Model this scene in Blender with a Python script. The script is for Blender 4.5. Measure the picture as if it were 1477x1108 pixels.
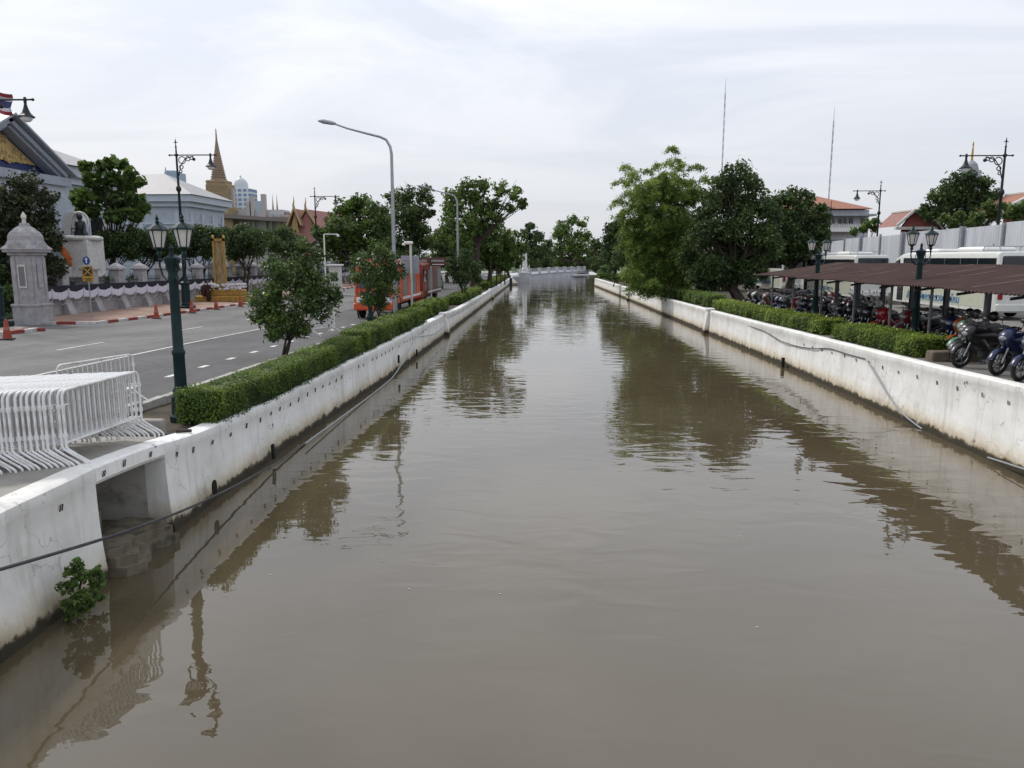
import bpy, math, random
import numpy as np
from mathutils import Vector, Matrix
R = math.radians
C = bpy.context.scene.collection
for o in list(bpy.data.objects): bpy.data.objects.remove(o)

# ------------------------------------------------------------------ camera, world, sun, exposure
H = 2.7
PITCH = R(9.3); FPX = 1110.0; PCX = 738.5; PCY = 554.0
YAW = math.atan((783 - PCX) / FPX * math.cos(PITCH))
cam = bpy.data.cameras.new("camera"); cam.sensor_width = 36; cam.lens = 36 * FPX / 1477
cam.clip_start = .05; cam.clip_end = 6000
co = bpy.data.objects.new("camera", cam); C.objects.link(co)
co.location = (0, 0, H); co.rotation_euler = (R(90) - PITCH, 0, YAW)
S = bpy.context.scene; S.camera = co
S.view_settings.view_transform = 'Standard'; S.view_settings.look = 'None'
S.view_settings.exposure = 0.12; S.view_settings.gamma = 1
SUN_AZ, SUN_EL = R(-48), R(46)          # azimuth measured from +Y towards +X
w = bpy.data.worlds.new("World"); S.world = w; w.use_nodes = True
nt = w.node_tree; N = nt.nodes; L = nt.links; N.clear()
def wn(t, **k):
    n = N.new(t)
    for a, b in k.items(): setattr(n, a, b)
    return n
out = wn('ShaderNodeOutputWorld'); bg = wn('ShaderNodeBackground'); L.new(bg.outputs[0], out.inputs[0])
sky = wn('ShaderNodeTexSky', sky_type='NISHITA', sun_disc=False, sun_elevation=SUN_EL, sun_rotation=SUN_AZ, air_density=1.0, dust_density=3.0)
tc = wn('ShaderNodeTexCoord'); sp = wn('ShaderNodeSeparateXYZ'); L.new(tc.outputs['Generated'], sp.inputs[0])
def wmath(op, a, b=None):
    n = wn('ShaderNodeMath', operation=op)
    for i, v in enumerate((a, b)):
        if v is None: continue
        if isinstance(v, (int, float)): n.inputs[i].default_value = v
        else: L.new(v, n.inputs[i])
    return n.outputs[0]
zz = wmath('ADD', wmath('MAXIMUM', sp.outputs['Z'], 0.0), .16)
cv = wn('ShaderNodeCombineXYZ'); L.new(wmath('DIVIDE', sp.outputs['X'], zz), cv.inputs[0]); L.new(wmath('DIVIDE', sp.outputs['Y'], zz), cv.inputs[1])
mp = wn('ShaderNodeMapping'); mp.inputs['Scale'].default_value = (.8, 1.15, 1); mp.inputs['Rotation'].default_value = (0, 0, R(12)); L.new(cv.outputs[0], mp.inputs[0])
n1 = wn('ShaderNodeTexNoise'); n1.inputs['Scale'].default_value = .9; n1.inputs['Detail'].default_value = 8; n1.inputs['Roughness'].default_value = .58; n1.inputs['Distortion'].default_value = .9
L.new(mp.outputs[0], n1.inputs['Vector'])
rp = wn('ShaderNodeValToRGB'); e = rp.color_ramp.elements
e[0].position = .4; e[0].color = (6.85, 7.3, 8.1, 1); e[1].position = .6; e[1].color = (8.7, 8.85, 9.2, 1)
L.new(n1.outputs[0], rp.inputs[0])
# overcast veil: brighter overhead, greyer toward the horizon
hz = wn('ShaderNodeMapRange'); hz.inputs['From Min'].default_value = 0; hz.inputs['From Max'].default_value = .3; hz.inputs['To Min'].default_value = .0; hz.inputs['To Max'].default_value = 1
L.new(sp.outputs['Z'], hz.inputs['Value'])
hm = wn('ShaderNodeMix', data_type='RGBA'); L.new(hz.outputs[0], hm.inputs[0]); hm.inputs[6].default_value = (5.9, 6.05, 6.5, 1); L.new(rp.outputs[0], hm.inputs[7])
mx = wn('ShaderNodeMix', data_type='RGBA'); mx.inputs[0].default_value = .86; L.new(sky.outputs[0], mx.inputs[6]); L.new(hm.outputs[2], mx.inputs[7])
L.new(mx.outputs[2], bg.inputs[0]); bg.inputs[1].default_value = .115
sl = bpy.data.lights.new("sun", 'SUN'); sl.energy = 2.0; sl.angle = R(6); sl.color = (1, .95, .87)
so = bpy.data.objects.new("sun", sl); C.objects.link(so)
sd = Vector((math.sin(SUN_AZ) * math.cos(SUN_EL), math.cos(SUN_AZ) * math.cos(SUN_EL), math.sin(SUN_EL)))
so.rotation_euler = (-sd).to_track_quat('-Z', 'Y').to_euler()

# ------------------------------------------------------------------ placing: turn a spot seen in the photo into a place in the world
cP, sP = math.cos(PITCH), math.sin(PITCH); cA, sA = math.cos(YAW), math.sin(YAW)
def ray(x, y):
    dx = (x - PCX) / FPX; dy = -(y - PCY) / FPX
    X, Y, Z = dx, cP + dy * sP, -sP + dy * cP
    return Vector((X * cA - Y * sA, X * sA + Y * cA, Z))
def atY(x, y, Y):
    d = ray(x, y); return Vector((0, 0, H)) + d * (Y / d.y)
def atX(x, y, X):
    d = ray(x, y); return Vector((0, 0, H)) + d * (X / d.x)
TL = [(0, -.05), (10, -.11), (11.2, -.17), (13.2, -.36), (17, -.49), (28, -.46), (39, -.5), (46, -.55), (52, -.68), (80, -.75), (400, -.8)]
TROAD = [(0, -.05), (10, -.11), (16, -.45), (30, -.64), (45, -.92), (65, -1.05), (400, -1.05)]
TR = [(0, .05), (16, .05), (20, -.05), (25, -.13), (35, -.28), (45, -.36), (60, -.42), (90, -.5), (400, -.5)]
def itp(Y, T): return float(np.interp(Y, [t[0] for t in T], [t[1] for t in T]))
def gL(Y): return itp(Y, TROAD)      # road level
def gW(Y): return itp(Y, TL)         # top of the left wall and the planted strip
def gR(Y): return itp(Y, TR)
def gnd(x, y, left=True, g=None):
    z = 0; g = g or (gL if left else gR); d = ray(x, y)
    for _ in range(40):
        p = Vector((0, 0, H)) + d * ((z - H) / d.z); z = .5 * z + .5 * g(p.y)
    return Vector((p.x, p.y, z))
WZ = -1.7
XL = lambda Y: itp(Y, [(0, -5.9), (17, -5.95), (29, -5.62), (48, -5.53), (160, -5.4)])
XR = lambda Y: itp(Y, [(0, 9.75), (33, 9.95), (48, 9.7), (83, 9.1), (117, 8.35), (130, 8.0)])

# ------------------------------------------------------------------ materials
MATS = {}
def M(name, col, rough=.6, metal=0, var=.12, scale=4, bump=0, spec=.35, dirt=None, emit=None, stretch=(1, 1, 1), bscale=None):
    if name in MATS: return MATS[name]
    m = bpy.data.materials.new(name); m.use_nodes = True; t = m.node_tree; b = t.nodes['Principled BSDF']
    b.inputs['Roughness'].default_value = rough; b.inputs['Metallic'].default_value = metal
    b.inputs['Specular IOR Level'].default_value = spec
    tcn = t.nodes.new('ShaderNodeTexCoord'); mpn = t.nodes.new('ShaderNodeMapping'); mpn.inputs['Scale'].default_value = stretch
    t.links.new(tcn.outputs['Object'], mpn.inputs[0])
    no = t.nodes.new('ShaderNodeTexNoise'); no.inputs['Scale'].default_value = scale; no.inputs['Detail'].default_value = 6; no.inputs['Roughness'].default_value = .62
    t.links.new(mpn.outputs[0], no.inputs['Vector'])
    cr = t.nodes.new('ShaderNodeValToRGB'); e = cr.color_ramp.elements
    lo = dirt if dirt else tuple(c * (1 - var * 1.6) for c in col)
    e[0].position = .3; e[0].color = (*lo, 1); e[1].position = .68 if not dirt else .52; e[1].color = (*[min(1, c * (1 + var * .6)) for c in col], 1)
    t.links.new(no.outputs[0], cr.inputs[0]); t.links.new(cr.outputs[0], b.inputs['Base Color'])
    if bump:
        n2 = t.nodes.new('ShaderNodeTexNoise'); n2.inputs['Scale'].default_value = bscale or scale * 6; n2.inputs['Detail'].default_value = 4
        t.links.new(mpn.outputs[0], n2.inputs['Vector'])
        bp = t.nodes.new('ShaderNodeBump'); bp.inputs['Strength'].default_value = bump; bp.inputs['Distance'].default_value = .02
        t.links.new(n2.outputs[0], bp.inputs['Height']); t.links.new(bp.outputs[0], b.inputs['Normal'])
    MATS[name] = m; return m
def leafmat(name, dark, light, rough=.55, trans=.25):
    if name in MATS: return MATS[name]
    m = bpy.data.materials.new(name); m.use_nodes = True; t = m.node_tree; b = t.nodes['Principled BSDF']
    at = t.nodes.new('ShaderNodeAttribute'); at.attribute_name = 'tint'
    cr = t.nodes.new('ShaderNodeValToRGB'); e = cr.color_ramp.elements
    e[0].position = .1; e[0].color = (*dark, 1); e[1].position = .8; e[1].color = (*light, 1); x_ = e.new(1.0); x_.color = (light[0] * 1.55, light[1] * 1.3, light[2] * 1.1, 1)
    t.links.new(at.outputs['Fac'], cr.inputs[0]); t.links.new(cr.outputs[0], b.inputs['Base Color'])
    b.inputs['Roughness'].default_value = rough; b.inputs['Specular IOR Level'].default_value = .22
    tr = t.nodes.new('ShaderNodeBsdfTranslucent'); mxs = t.nodes.new('ShaderNodeMixShader'); mxs.inputs[0].default_value = trans
    hs = t.nodes.new('ShaderNodeHueSaturation'); hs.inputs['Value'].default_value = 1.6; hs.inputs['Hue'].default_value = .48
    t.links.new(cr.outputs[0], hs.inputs['Color']); t.links.new(hs.outputs[0], tr.inputs[0])
    o = t.nodes['Material Output']
    t.links.new(b.outputs[0], mxs.inputs[1]); t.links.new(tr.outputs[0], mxs.inputs[2]); t.links.new(mxs.outputs[0], o.inputs[0])
    MATS[name] = m; return m
def nd(t, typ, **k):
    n = t.nodes.new(typ)
    for a, v in k.items(): setattr(n, a, v)
    return n
def wall_mat():
    m = bpy.data.materials.new("limewash_wall"); m.use_nodes = True; t = m.node_tree; b = t.nodes['Principled BSDF']; lk = t.links.new
    geo = nd(t, 'ShaderNodeNewGeometry'); sp = nd(t, 'ShaderNodeSeparateXYZ'); lk(geo.outputs['Position'], sp.inputs[0])
    # broad grime
    n0 = nd(t, 'ShaderNodeTexNoise'); n0.inputs['Scale'].default_value = .9; n0.inputs['Detail'].default_value = 8; n0.inputs['Roughness'].default_value = .65; lk(geo.outputs['Position'], n0.inputs['Vector'])
    c0 = nd(t, 'ShaderNodeValToRGB'); e = c0.color_ramp.elements; e[0].position = .3; e[0].color = (.68, .665, .63, 1); e[1].position = .6; e[1].color = (.85, .85, .84, 1); lk(n0.outputs[0], c0.inputs[0])
    # vertical run-off streaks
    mp = nd(t, 'ShaderNodeMapping'); mp.inputs['Scale'].default_value = (5, 5, .5); lk(geo.outputs['Position'], mp.inputs[0])
    n1 = nd(t, 'ShaderNodeTexNoise'); n1.inputs['Scale'].default_value = 1.2; n1.inputs['Detail'].default_value = 5; lk(mp.outputs[0], n1.inputs['Vector'])
    c1 = nd(t, 'ShaderNodeValToRGB'); e = c1.color_ramp.elements; e[0].position = .28; e[0].color = (.58, .55, .5, 1); e[1].position = .46; e[1].color = (1, 1, 1, 1); lk(n1.outputs[0], c1.inputs[0])
    mA = nd(t, 'ShaderNodeMix', data_type='RGBA', blend_type='MULTIPLY'); mA.inputs[0].default_value = .45; lk(c0.outputs[0], mA.inputs[6]); lk(c1.outputs[0], mA.inputs[7])
    # black flakes
    n2 = nd(t, 'ShaderNodeTexNoise'); n2.inputs['Scale'].default_value = 3.2; n2.inputs['Detail'].default_value = 10; n2.inputs['Roughness'].default_value = .75; lk(geo.outputs['Position'], n2.inputs['Vector'])
    c2 = nd(t, 'ShaderNodeValToRGB'); e = c2.color_ramp.elements; e[0].position = .325; e[0].color = (1, 1, 1, 1); e[1].position = .36; e[1].color = (0, 0, 0, 1); lk(n2.outputs[0], c2.inputs[0])
    mB = nd(t, 'ShaderNodeMix', data_type='RGBA'); lk(c2.outputs[0], mB.inputs[0]); lk(mA.outputs[2], mB.inputs[6]); mB.inputs[7].default_value = (.12, .115, .11, 1)
    # cracks
    nv = nd(t, 'ShaderNodeTexNoise'); nv.inputs['Scale'].default_value = 2.0; nv.inputs['Detail'].default_value = 5; lk(geo.outputs['Position'], nv.inputs['Vector'])
    av = nd(t, 'ShaderNodeVectorMath', operation='ADD'); lk(geo.outputs['Position'], av.inputs[0]); lk(nv.outputs['Color'], av.inputs[1])
    vo = nd(t, 'ShaderNodeTexVoronoi', feature='DISTANCE_TO_EDGE'); vo.inputs['Scale'].default_value = .55; lk(av.outputs[0], vo.inputs['Vector'])
    c3 = nd(t, 'ShaderNodeValToRGB'); e = c3.color_ramp.elements; e[0].position = .0; e[0].color = (.45, .45, .45, 1); e[1].position = .006; e[1].color = (0, 0, 0, 1); lk(vo.outputs[0], c3.inputs[0])
    mC = nd(t, 'ShaderNodeMix', data_type='RGBA'); lk(c3.outputs[0], mC.inputs[0]); lk(mB.outputs[2], mC.inputs[6]); mC.inputs[7].default_value = (.16, .15, .14, 1)
    # tide band
    n4 = nd(t, 'ShaderNodeTexNoise'); n4.inputs['Scale'].default_value = 2.6; n4.inputs['Detail'].default_value = 7; n4.inputs['Roughness'].default_value = .7; lk(geo.outputs['Position'], n4.inputs['Vector'])
    mm = nd(t, 'ShaderNodeMath', operation='MULTIPLY_ADD'); lk(n4.outputs[0], mm.inputs[0]); mm.inputs[1].default_value = -.42; lk(sp.outputs['Z'], mm.inputs[2])
    mr = nd(t, 'ShaderNodeMapRange'); mr.inputs['From Min'].default_value = WZ - .1; mr.inputs['From Max'].default_value = WZ + .36; lk(mm.outputs[0], mr.inputs['Value'])
    c4 = nd(t, 'ShaderNodeValToRGB'); e = c4.color_ramp.elements; e[0].position = 0; e[0].color = (.055, .048, .032, 1); e[1].position = 1; e[1].color = (1, 1, 1, 1)
    x = c4.color_ramp.elements.new(.07); x.color = (.1, .082, .055, 1); x = c4.color_ramp.elements.new(.2); x.color = (.62, .54, .41, 1); x = c4.color_ramp.elements.new(.6); x.color = (.9, .86, .78, 1)
    lk(mr.outputs[0], c4.inputs[0])
    mD = nd(t, 'ShaderNodeMix', data_type='RGBA', blend_type='MULTIPLY'); mD.inputs[0].default_value = 1; lk(mC.outputs[2], mD.inputs[6]); lk(c4.outputs[0], mD.inputs[7])
    lk(mD.outputs[2], b.inputs['Base Color']); b.inputs['Roughness'].default_value = .75; b.inputs['Specular IOR Level'].default_value = .25
    bp = nd(t, 'ShaderNodeBump'); bp.inputs['Strength'].default_value = .35; bp.inputs['Distance'].default_value = .03; lk(n2.outputs[0], bp.inputs['Height']); lk(bp.outputs[0], b.inputs['Normal'])
    return m
def water_mat():
    m = bpy.data.materials.new("murky_water"); m.use_nodes = True; t = m.node_tree; b = t.nodes['Principled BSDF']; lk = t.links.new
    geo = nd(t, 'ShaderNodeNewGeometry')
    n0 = nd(t, 'ShaderNodeTexNoise'); n0.inputs['Scale'].default_value = .25; n0.inputs['Detail'].default_value = 4; lk(geo.outputs['Position'], n0.inputs['Vector'])
    c0 = nd(t, 'ShaderNodeValToRGB'); e = c0.color_ramp.elements; e[0].position = .3; e[0].color = (.078, .061, .036, 1); e[1].position = .7; e[1].color = (.1, .08, .05, 1); lk(n0.outputs[0], c0.inputs[0]); lk(c0.outputs[0], b.inputs['Base Color'])
    b.inputs['Roughness'].default_value = .0; b.inputs['IOR'].default_value = 1.75; b.inputs['Specular IOR Level'].default_value = .5
    mp = nd(t, 'ShaderNodeMapping'); mp.inputs['Scale'].default_value = (.8, 1.5, 1); lk(geo.outputs['Position'], mp.inputs[0])
    a = nd(t, 'ShaderNodeTexNoise'); a.inputs['Scale'].default_value = 1.25; a.inputs['Detail'].default_value = 2.8; a.inputs['Roughness'].default_value = .4; a.inputs['Distortion'].default_value = .5; lk(mp.outputs[0], a.inputs['Vector'])
    # calm and rippled patches
    pn = nd(t, 'ShaderNodeTexNoise'); pn.inputs['Scale'].default_value = .16; pn.inputs['Detail'].default_value = 2; lk(geo.outputs['Position'], pn.inputs['Vector'])
    pr = nd(t, 'ShaderNodeMapRange'); pr.inputs['From Min'].default_value = .38; pr.inputs['From Max'].default_value = .62; pr.inputs['To Min'].default_value = .35; pr.inputs['To Max'].default_value = 1.15; lk(pn.outputs[0], pr.inputs['Value'])
    mu = nd(t, 'ShaderNodeMath', operation='MULTIPLY'); lk(a.outputs[0], mu.inputs[0]); lk(pr.outputs[0], mu.inputs[1])
    bp = nd(t, 'ShaderNodeBump'); bp.inputs['Strength'].default_value = .5; bp.inputs['Distance'].default_value = .03; lk(mu.outputs[0], bp.inputs['Height']); lk(bp.outputs[0], b.inputs['Normal'])
    return m
WALL = wall_mat()
asphalt = M('asphalt', (.165, .16, .16), .8, var=.2, scale=.5, bump=.3, bscale=40, stretch=(1, .07, 1))
asphaltd = M('asphalt_dark', (.098, .096, .1), .8, var=.22, scale=.55, bump=.3, bscale=40, stretch=(1, .12, 1))
for am in (asphalt, asphaltd):
    t_ = am.node_tree; b_ = t_.nodes['Principled BSDF']; src = b_.inputs['Base Color'].links[0].from_socket
    g_ = t_.nodes.new('ShaderNodeNewGeometry'); cur_ = src
    for sc_, lo_, hi_, p0, p1 in ((.22, .74, 1.08, .35, .65), (2.3, .86, 1.05, .35, .6), (55, .7, 1.25, .3, .7)):
        n_ = t_.nodes.new('ShaderNodeTexNoise'); n_.inputs['Scale'].default_value = sc_; n_.inputs['Detail'].default_value = 5; t_.links.new(g_.outputs['Position'], n_.inputs['Vector'])
        r_ = t_.nodes.new('ShaderNodeMapRange'); r_.inputs['From Min'].default_value = p0; r_.inputs['From Max'].default_value = p1; r_.inputs['To Min'].default_value = lo_; r_.inputs['To Max'].default_value = hi_; t_.links.new(n_.outputs[0], r_.inputs['Value'])
        m_ = t_.nodes.new('ShaderNodeMix'); m_.data_type = 'RGBA'; m_.blend_type = 'MULTIPLY'; m_.inputs[0].default_value = 1; t_.links.new(cur_, m_.inputs[6]); t_.links.new(r_.outputs[0], m_.inputs[7]); cur_ = m_.outputs[2]
    v_ = t_.nodes.new('ShaderNodeTexVoronoi'); v_.feature = 'DISTANCE_TO_EDGE'; v_.inputs['Scale'].default_value = .16
    nn_ = t_.nodes.new('ShaderNodeTexNoise'); nn_.inputs['Scale'].default_value = 1.1; nn_.inputs['Detail'].default_value = 6; t_.links.new(g_.outputs['Position'], nn_.inputs['Vector'])
    a_ = t_.nodes.new('ShaderNodeVectorMath'); a_.operation = 'ADD'; t_.links.new(g_.outputs['Position'], a_.inputs[0]); t_.links.new(nn_.outputs['Color'], a_.inputs[1]); t_.links.new(a_.outputs[0], v_.inputs['Vector'])
    r_ = t_.nodes.new('ShaderNodeMapRange'); r_.inputs['From Max'].default_value = .004; r_.inputs['To Min'].default_value = .55; t_.links.new(v_.outputs['Distance'], r_.inputs['Value'])
    m_ = t_.nodes.new('ShaderNodeMix'); m_.data_type = 'RGBA'; m_.blend_type = 'MULTIPLY'; m_.inputs[0].default_value = 1; t_.links.new(cur_, m_.inputs[6]); t_.links.new(r_.outputs[0], m_.inputs[7]); t_.links.new(m_.outputs[2], b_.inputs['Base Color'])
paving = M('brick_paving', (.30, .20, .155), .85, var=.22, scale=.8, bump=.3, bscale=12)
concrete = M('concrete', (.30, .285, .26), .85, var=.22, scale=1.2, bump=.3, bscale=30)
soil = M('soil', (.075, .06, .042), .95, var=.35, scale=2, bump=.5)
grass = M('lawn', (.05, .085, .028), .9, var=.3, scale=3, bump=.5)
white = M('white_paint', (.78, .78, .77), .5, var=.06)
offwhite = M('old_white', (.62, .61, .58), .6, var=.14, scale=3)
greenm = M('green_cast_iron', (.006, .024, .027), .5, var=.25, scale=6, spec=.25)
darkiron = M('dark_iron', (.02, .024, .026), .5, var=.3)
stone = M('grey_stone', (.37, .36, .375), .8, var=.2, scale=2.4, bump=.3)
palew = M('pale_plaster', (.42, .46, .53), .7, var=.1, scale=1)
trim = M('pale_trim', (.5, .54, .62), .6, var=.08)
roofg = M('grey_roof', (.38, .37, .38), .6, var=.1, scale=1, stretch=(1, 1, 8))
black = M('black_plastic', (.014, .014, .016), .35, var=.3, spec=.5)
rubber = M('rubber', (.016, .016, .017), .8, var=.2)
chrome = M('chrome', (.3, .3, .32), .3, metal=1, var=.05)
steel = M('galvanised', (.36, .38, .4), .45, metal=.6, var=.1)
glassd = M('dark_glass', (.015, .02, .026), .06, var=.2, spec=.6)
frost = M('frosted_glass', (.62, .6, .56), .3, var=.05)
gold = M('gold', (.52, .33, .09), .38, metal=.55, var=.35, scale=9, bump=.4)
red = M('red_paint', (.62, .085, .025), .35, var=.12, spec=.5)
barkm = M('bark', (.07, .055, .042), .9, var=.35, scale=5, bump=.6)
orange_tile = M('orange_tile', (.36, .165, .11), .75, var=.2, scale=3, stretch=(1, 8, 1))
red_tile = M('red_tile', (.26, .075, .05), .75, var=.2, scale=3)
amber = M('amber_lens', (.6, .2, .02), .3)
clear = M('lamp_lens', (.7, .72, .75), .15, var=.05, spec=.6)

# ------------------------------------------------------------------ mesh builder
class MB:
    def __init__(s): s.v = []; s.f = []; s.mi = []; s.cur = 0
    def add(s, vs, fs):
        n = len(s.v); s.v += [tuple(v) for v in vs]; s.f += [tuple(i + n for i in f) for f in fs]; s.mi += [s.cur] * len(fs); return s
    def box(s, c, d, rz=0, taper=1, ry=0, rx=0):
        x, y, z = d[0] / 2, d[1] / 2, d[2] / 2
        vs = [Vector((sx * x * (taper if sz > 0 else 1), sy * y * (taper if sz > 0 else 1), sz * z)) for sz in (-1, 1) for sx, sy in ((-1, -1), (1, -1), (1, 1), (-1, 1))]
        if rx or ry or rz:
            m = Matrix.Rotation(rz, 3, 'Z') @ Matrix.Rotation(ry, 3, 'Y') @ Matrix.Rotation(rx, 3, 'X'); vs = [m @ v for v in vs]
        c = Vector(c)
        return s.add([v + c for v in vs], [(3, 2, 1, 0), (4, 5, 6, 7), (0, 1, 5, 4), (1, 2, 6, 5), (2, 3, 7, 6), (3, 0, 4, 7)])
    def box2(s, a, b): return s.box([(a[i] + b[i]) / 2 for i in range(3)], [abs(b[i] - a[i]) for i in range(3)])
    def bev(s, c, d, r=.03, rz=0):       # box with chamfered vertical and top edges
        x, y, z = d[0] / 2, d[1] / 2, d[2] / 2; vs = []; fs = []
        def ring(ix, zz):
            X, Y = x - ix, y - ix; k = min(r, X * .9, Y * .9)
            return [(X, -Y + k), (X, Y - k), (X - k, Y), (-X + k, Y), (-X, Y - k), (-X, -Y + k), (-X + k, -Y), (X - k, -Y)], zz
        for ix, z0 in ((r, -z), (0, -z + r), (0, z - r), (r, z)):
            pts, zz = ring(ix, z0)
            for p in pts: vs.append(Vector((p[0], p[1], zz)))
        for k in range(3):
            for i in range(8): fs.append((k * 8 + i, k * 8 + (i + 1) % 8, k * 8 + 8 + (i + 1) % 8, k * 8 + 8 + i))
        fs += [tuple(range(7, -1, -1)), tuple(range(24, 32))]
        m = Matrix.Rotation(rz, 3, 'Z'); c = Vector(c)
        return s.add([m @ v + c for v in vs], fs)
    def tube(s, pts, r, n=8, cap=True):
        pts = [Vector(p) for p in pts]; k = len(pts); rs = list(r) if hasattr(r, '__len__') else [r] * k
        vs = []; fs = []; ref = None
        for i, p in enumerate(pts):
            d = (pts[min(i + 1, k - 1)] - pts[max(i - 1, 0)])
            d = d.normalized() if d.length > 1e-9 else Vector((0, 0, 1))
            if ref is None: ref = Vector((1, 0, 0)) if abs(d.x) < .8 else Vector((0, 1, 0))
            u = (ref - d * ref.dot(d)); u = u.normalized() if u.length > 1e-6 else d.orthogonal().normalized(); q = d.cross(u); ref = u
            for j in range(n):
                a = 2 * math.pi * j / n; vs.append(p + (u * math.cos(a) + q * math.sin(a)) * rs[i])
        for i in range(k - 1):
            for j in range(n): fs.append((i * n + j, i * n + (j + 1) % n, (i + 1) * n + (j + 1) % n, (i + 1) * n + j))
        if cap: fs += [tuple(range(n - 1, -1, -1)), tuple(range((k - 1) * n, k * n))]
        return s.add(vs, fs)
    def lathe(s, prof, c=(0, 0, 0), n=16, sx=1, sy=1, rz=0):
        vs = []; fs = []; k = len(prof)
        for r, z in prof:
            for j in range(n):
                a = 2 * math.pi * j / n + rz; vs.append((c[0] + r * sx * math.cos(a), c[1] + r * sy * math.sin(a), c[2] + z))
        for i in range(k - 1):
            for j in range(n): fs.append((i * n + j, i * n + (j + 1) % n, (i + 1) * n + (j + 1) % n, (i + 1) * n + j))
        if prof[0][0] > 1e-4: fs.append(tuple(range(n - 1, -1, -1)))
        if prof[-1][0] > 1e-4: fs.append(tuple(range((k - 1) * n, k * n)))
        return s.add(vs, fs)
    def ell(s, c, r, n=12, m=8):
        prof = [(max(1e-5, math.sin(math.pi * i / m)), -math.cos(math.pi * i / m)) for i in range(m + 1)]; vs = []; fs = []
        for a, z in prof:
            for j in range(n): vs.append((c[0] + r[0] * a * math.cos(2 * math.pi * j / n), c[1] + r[1] * a * math.sin(2 * math.pi * j / n), c[2] + r[2] * z))
        for i in range(m):
            for j in range(n): fs.append((i * n + j, i * n + (j + 1) % n, (i + 1) * n + (j + 1) % n, (i + 1) * n + j))
        return s.add(vs, fs)
    def prism(s, pts, a, b, axis='y'):    # outline in the plane across axis, from a to b
        f = {'y': lambda p, t: (p[0], t, p[1]), 'x': lambda p, t: (t, p[0], p[1]), 'z': lambda p, t: (p[0], p[1], t)}[axis]; n = len(pts)
        vs = [f(p, a) for p in pts] + [f(p, b) for p in pts]
        return s.add(vs, [tuple(range(n)), tuple(range(2 * n - 1, n - 1, -1))] + [(i + n, (i + 1) % n + n, (i + 1) % n, i) for i in range(n)])
    def loft(s, rings, cap=True):
        n = len(rings[0]); vs = [v for r in rings for v in r]; fs = []
        for i in range(len(rings) - 1):
            for j in range(n): fs.append((i * n + j, i * n + (j + 1) % n, (i + 1) * n + (j + 1) % n, (i + 1) * n + j))
        if cap: fs += [tuple(range(n - 1, -1, -1)), tuple(range((len(rings) - 1) * n, len(rings) * n))]
        return s.add(vs, fs)
    def torus(s, c, Rr, r, axis='y', n=20, m=8):
        vs = []; fs = []
        for i in range(n):
            a = 2 * math.pi * i / n
            for j in range(m):
                b = 2 * math.pi * j / m; q = Rr + r * math.cos(b); p = (q * math.cos(a), r * math.sin(b), q * math.sin(a))
                if axis == 'x': p = (p[1], p[0], p[2])
                if axis == 'z': p = (p[0], p[2], p[1])
                vs.append((c[0] + p[0], c[1] + p[1], c[2] + p[2]))
        for i in range(n):
            for j in range(m): fs.append((i * m + j, i * m + (j + 1) % m, ((i + 1) % n) * m + (j + 1) % m, ((i + 1) % n) * m + j))
        return s.add(vs, fs)
    def build(s, name, mat, parent=None, smooth=False, loc=None, world=False):
        me = bpy.data.meshes.new(name); vs = s.v
        if world and parent is not None:
            o0 = parent.matrix_basis.translation if parent.parent is None else parent.parent.matrix_basis.translation + parent.location
            vs = [(v[0] - o0.x, v[1] - o0.y, v[2] - o0.z) for v in vs]
        me.from_pydata(vs, [], s.f)
        for mm in (mat if isinstance(mat, (list, tuple)) else [mat]): me.materials.append(mm)
        if any(s.mi): me.polygons.foreach_set('material_index', s.mi)
        import bmesh
        bm = bmesh.new(); bm.from_mesh(me); bmesh.ops.recalc_face_normals(bm, faces=bm.faces); bm.to_mesh(me); bm.free()
        if smooth:
            me.polygons.foreach_set('use_smooth', [True] * len(me.polygons))
            try: me.set_sharp_from_angle(angle=R(40))
            except Exception: pass
        o = bpy.data.objects.new(name, me); C.objects.link(o)
        if parent is not None: o.parent = parent
        if loc is not None: o.location = loc
        return o
def tag(o, label=None, cat=None, group=None, kind=None):
    if label: o['label'] = label
    if cat: o['category'] = cat
    if group: o['group'] = group
    if kind: o['kind'] = kind
    return o
def thing(name, label, cat, loc=(0, 0, 0), rz=0, group=None):
    o = bpy.data.objects.new(name, None); C.objects.link(o); o.empty_display_size = .2
    o.location = loc; o.rotation_euler = (0, 0, rz); return tag(o, label, cat, group)
KIDS = {}
def kids(o): return [c for c in o.children]
def dup(root, loc=None, rz=None, label=None, group=None, parent=None):
    r = root.copy(); C.objects.link(r)
    if parent is not None: r.parent = parent
    if loc is not None: r.location = loc
    if rz is not None: r.rotation_euler = (0, 0, rz)
    if label: r['label'] = label
    if group: r['group'] = group
    for ch in kids(root): dup(ch, parent=r)
    return r
def settle(o, m):                        # give one part of a copied thing its own paint
    o.material_slots[0].link = 'OBJECT'; o.material_slots[0].material = m
def child(o, nm):
    for c in o.children:
        if c.name.split('.')[0] == nm: return c

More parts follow.
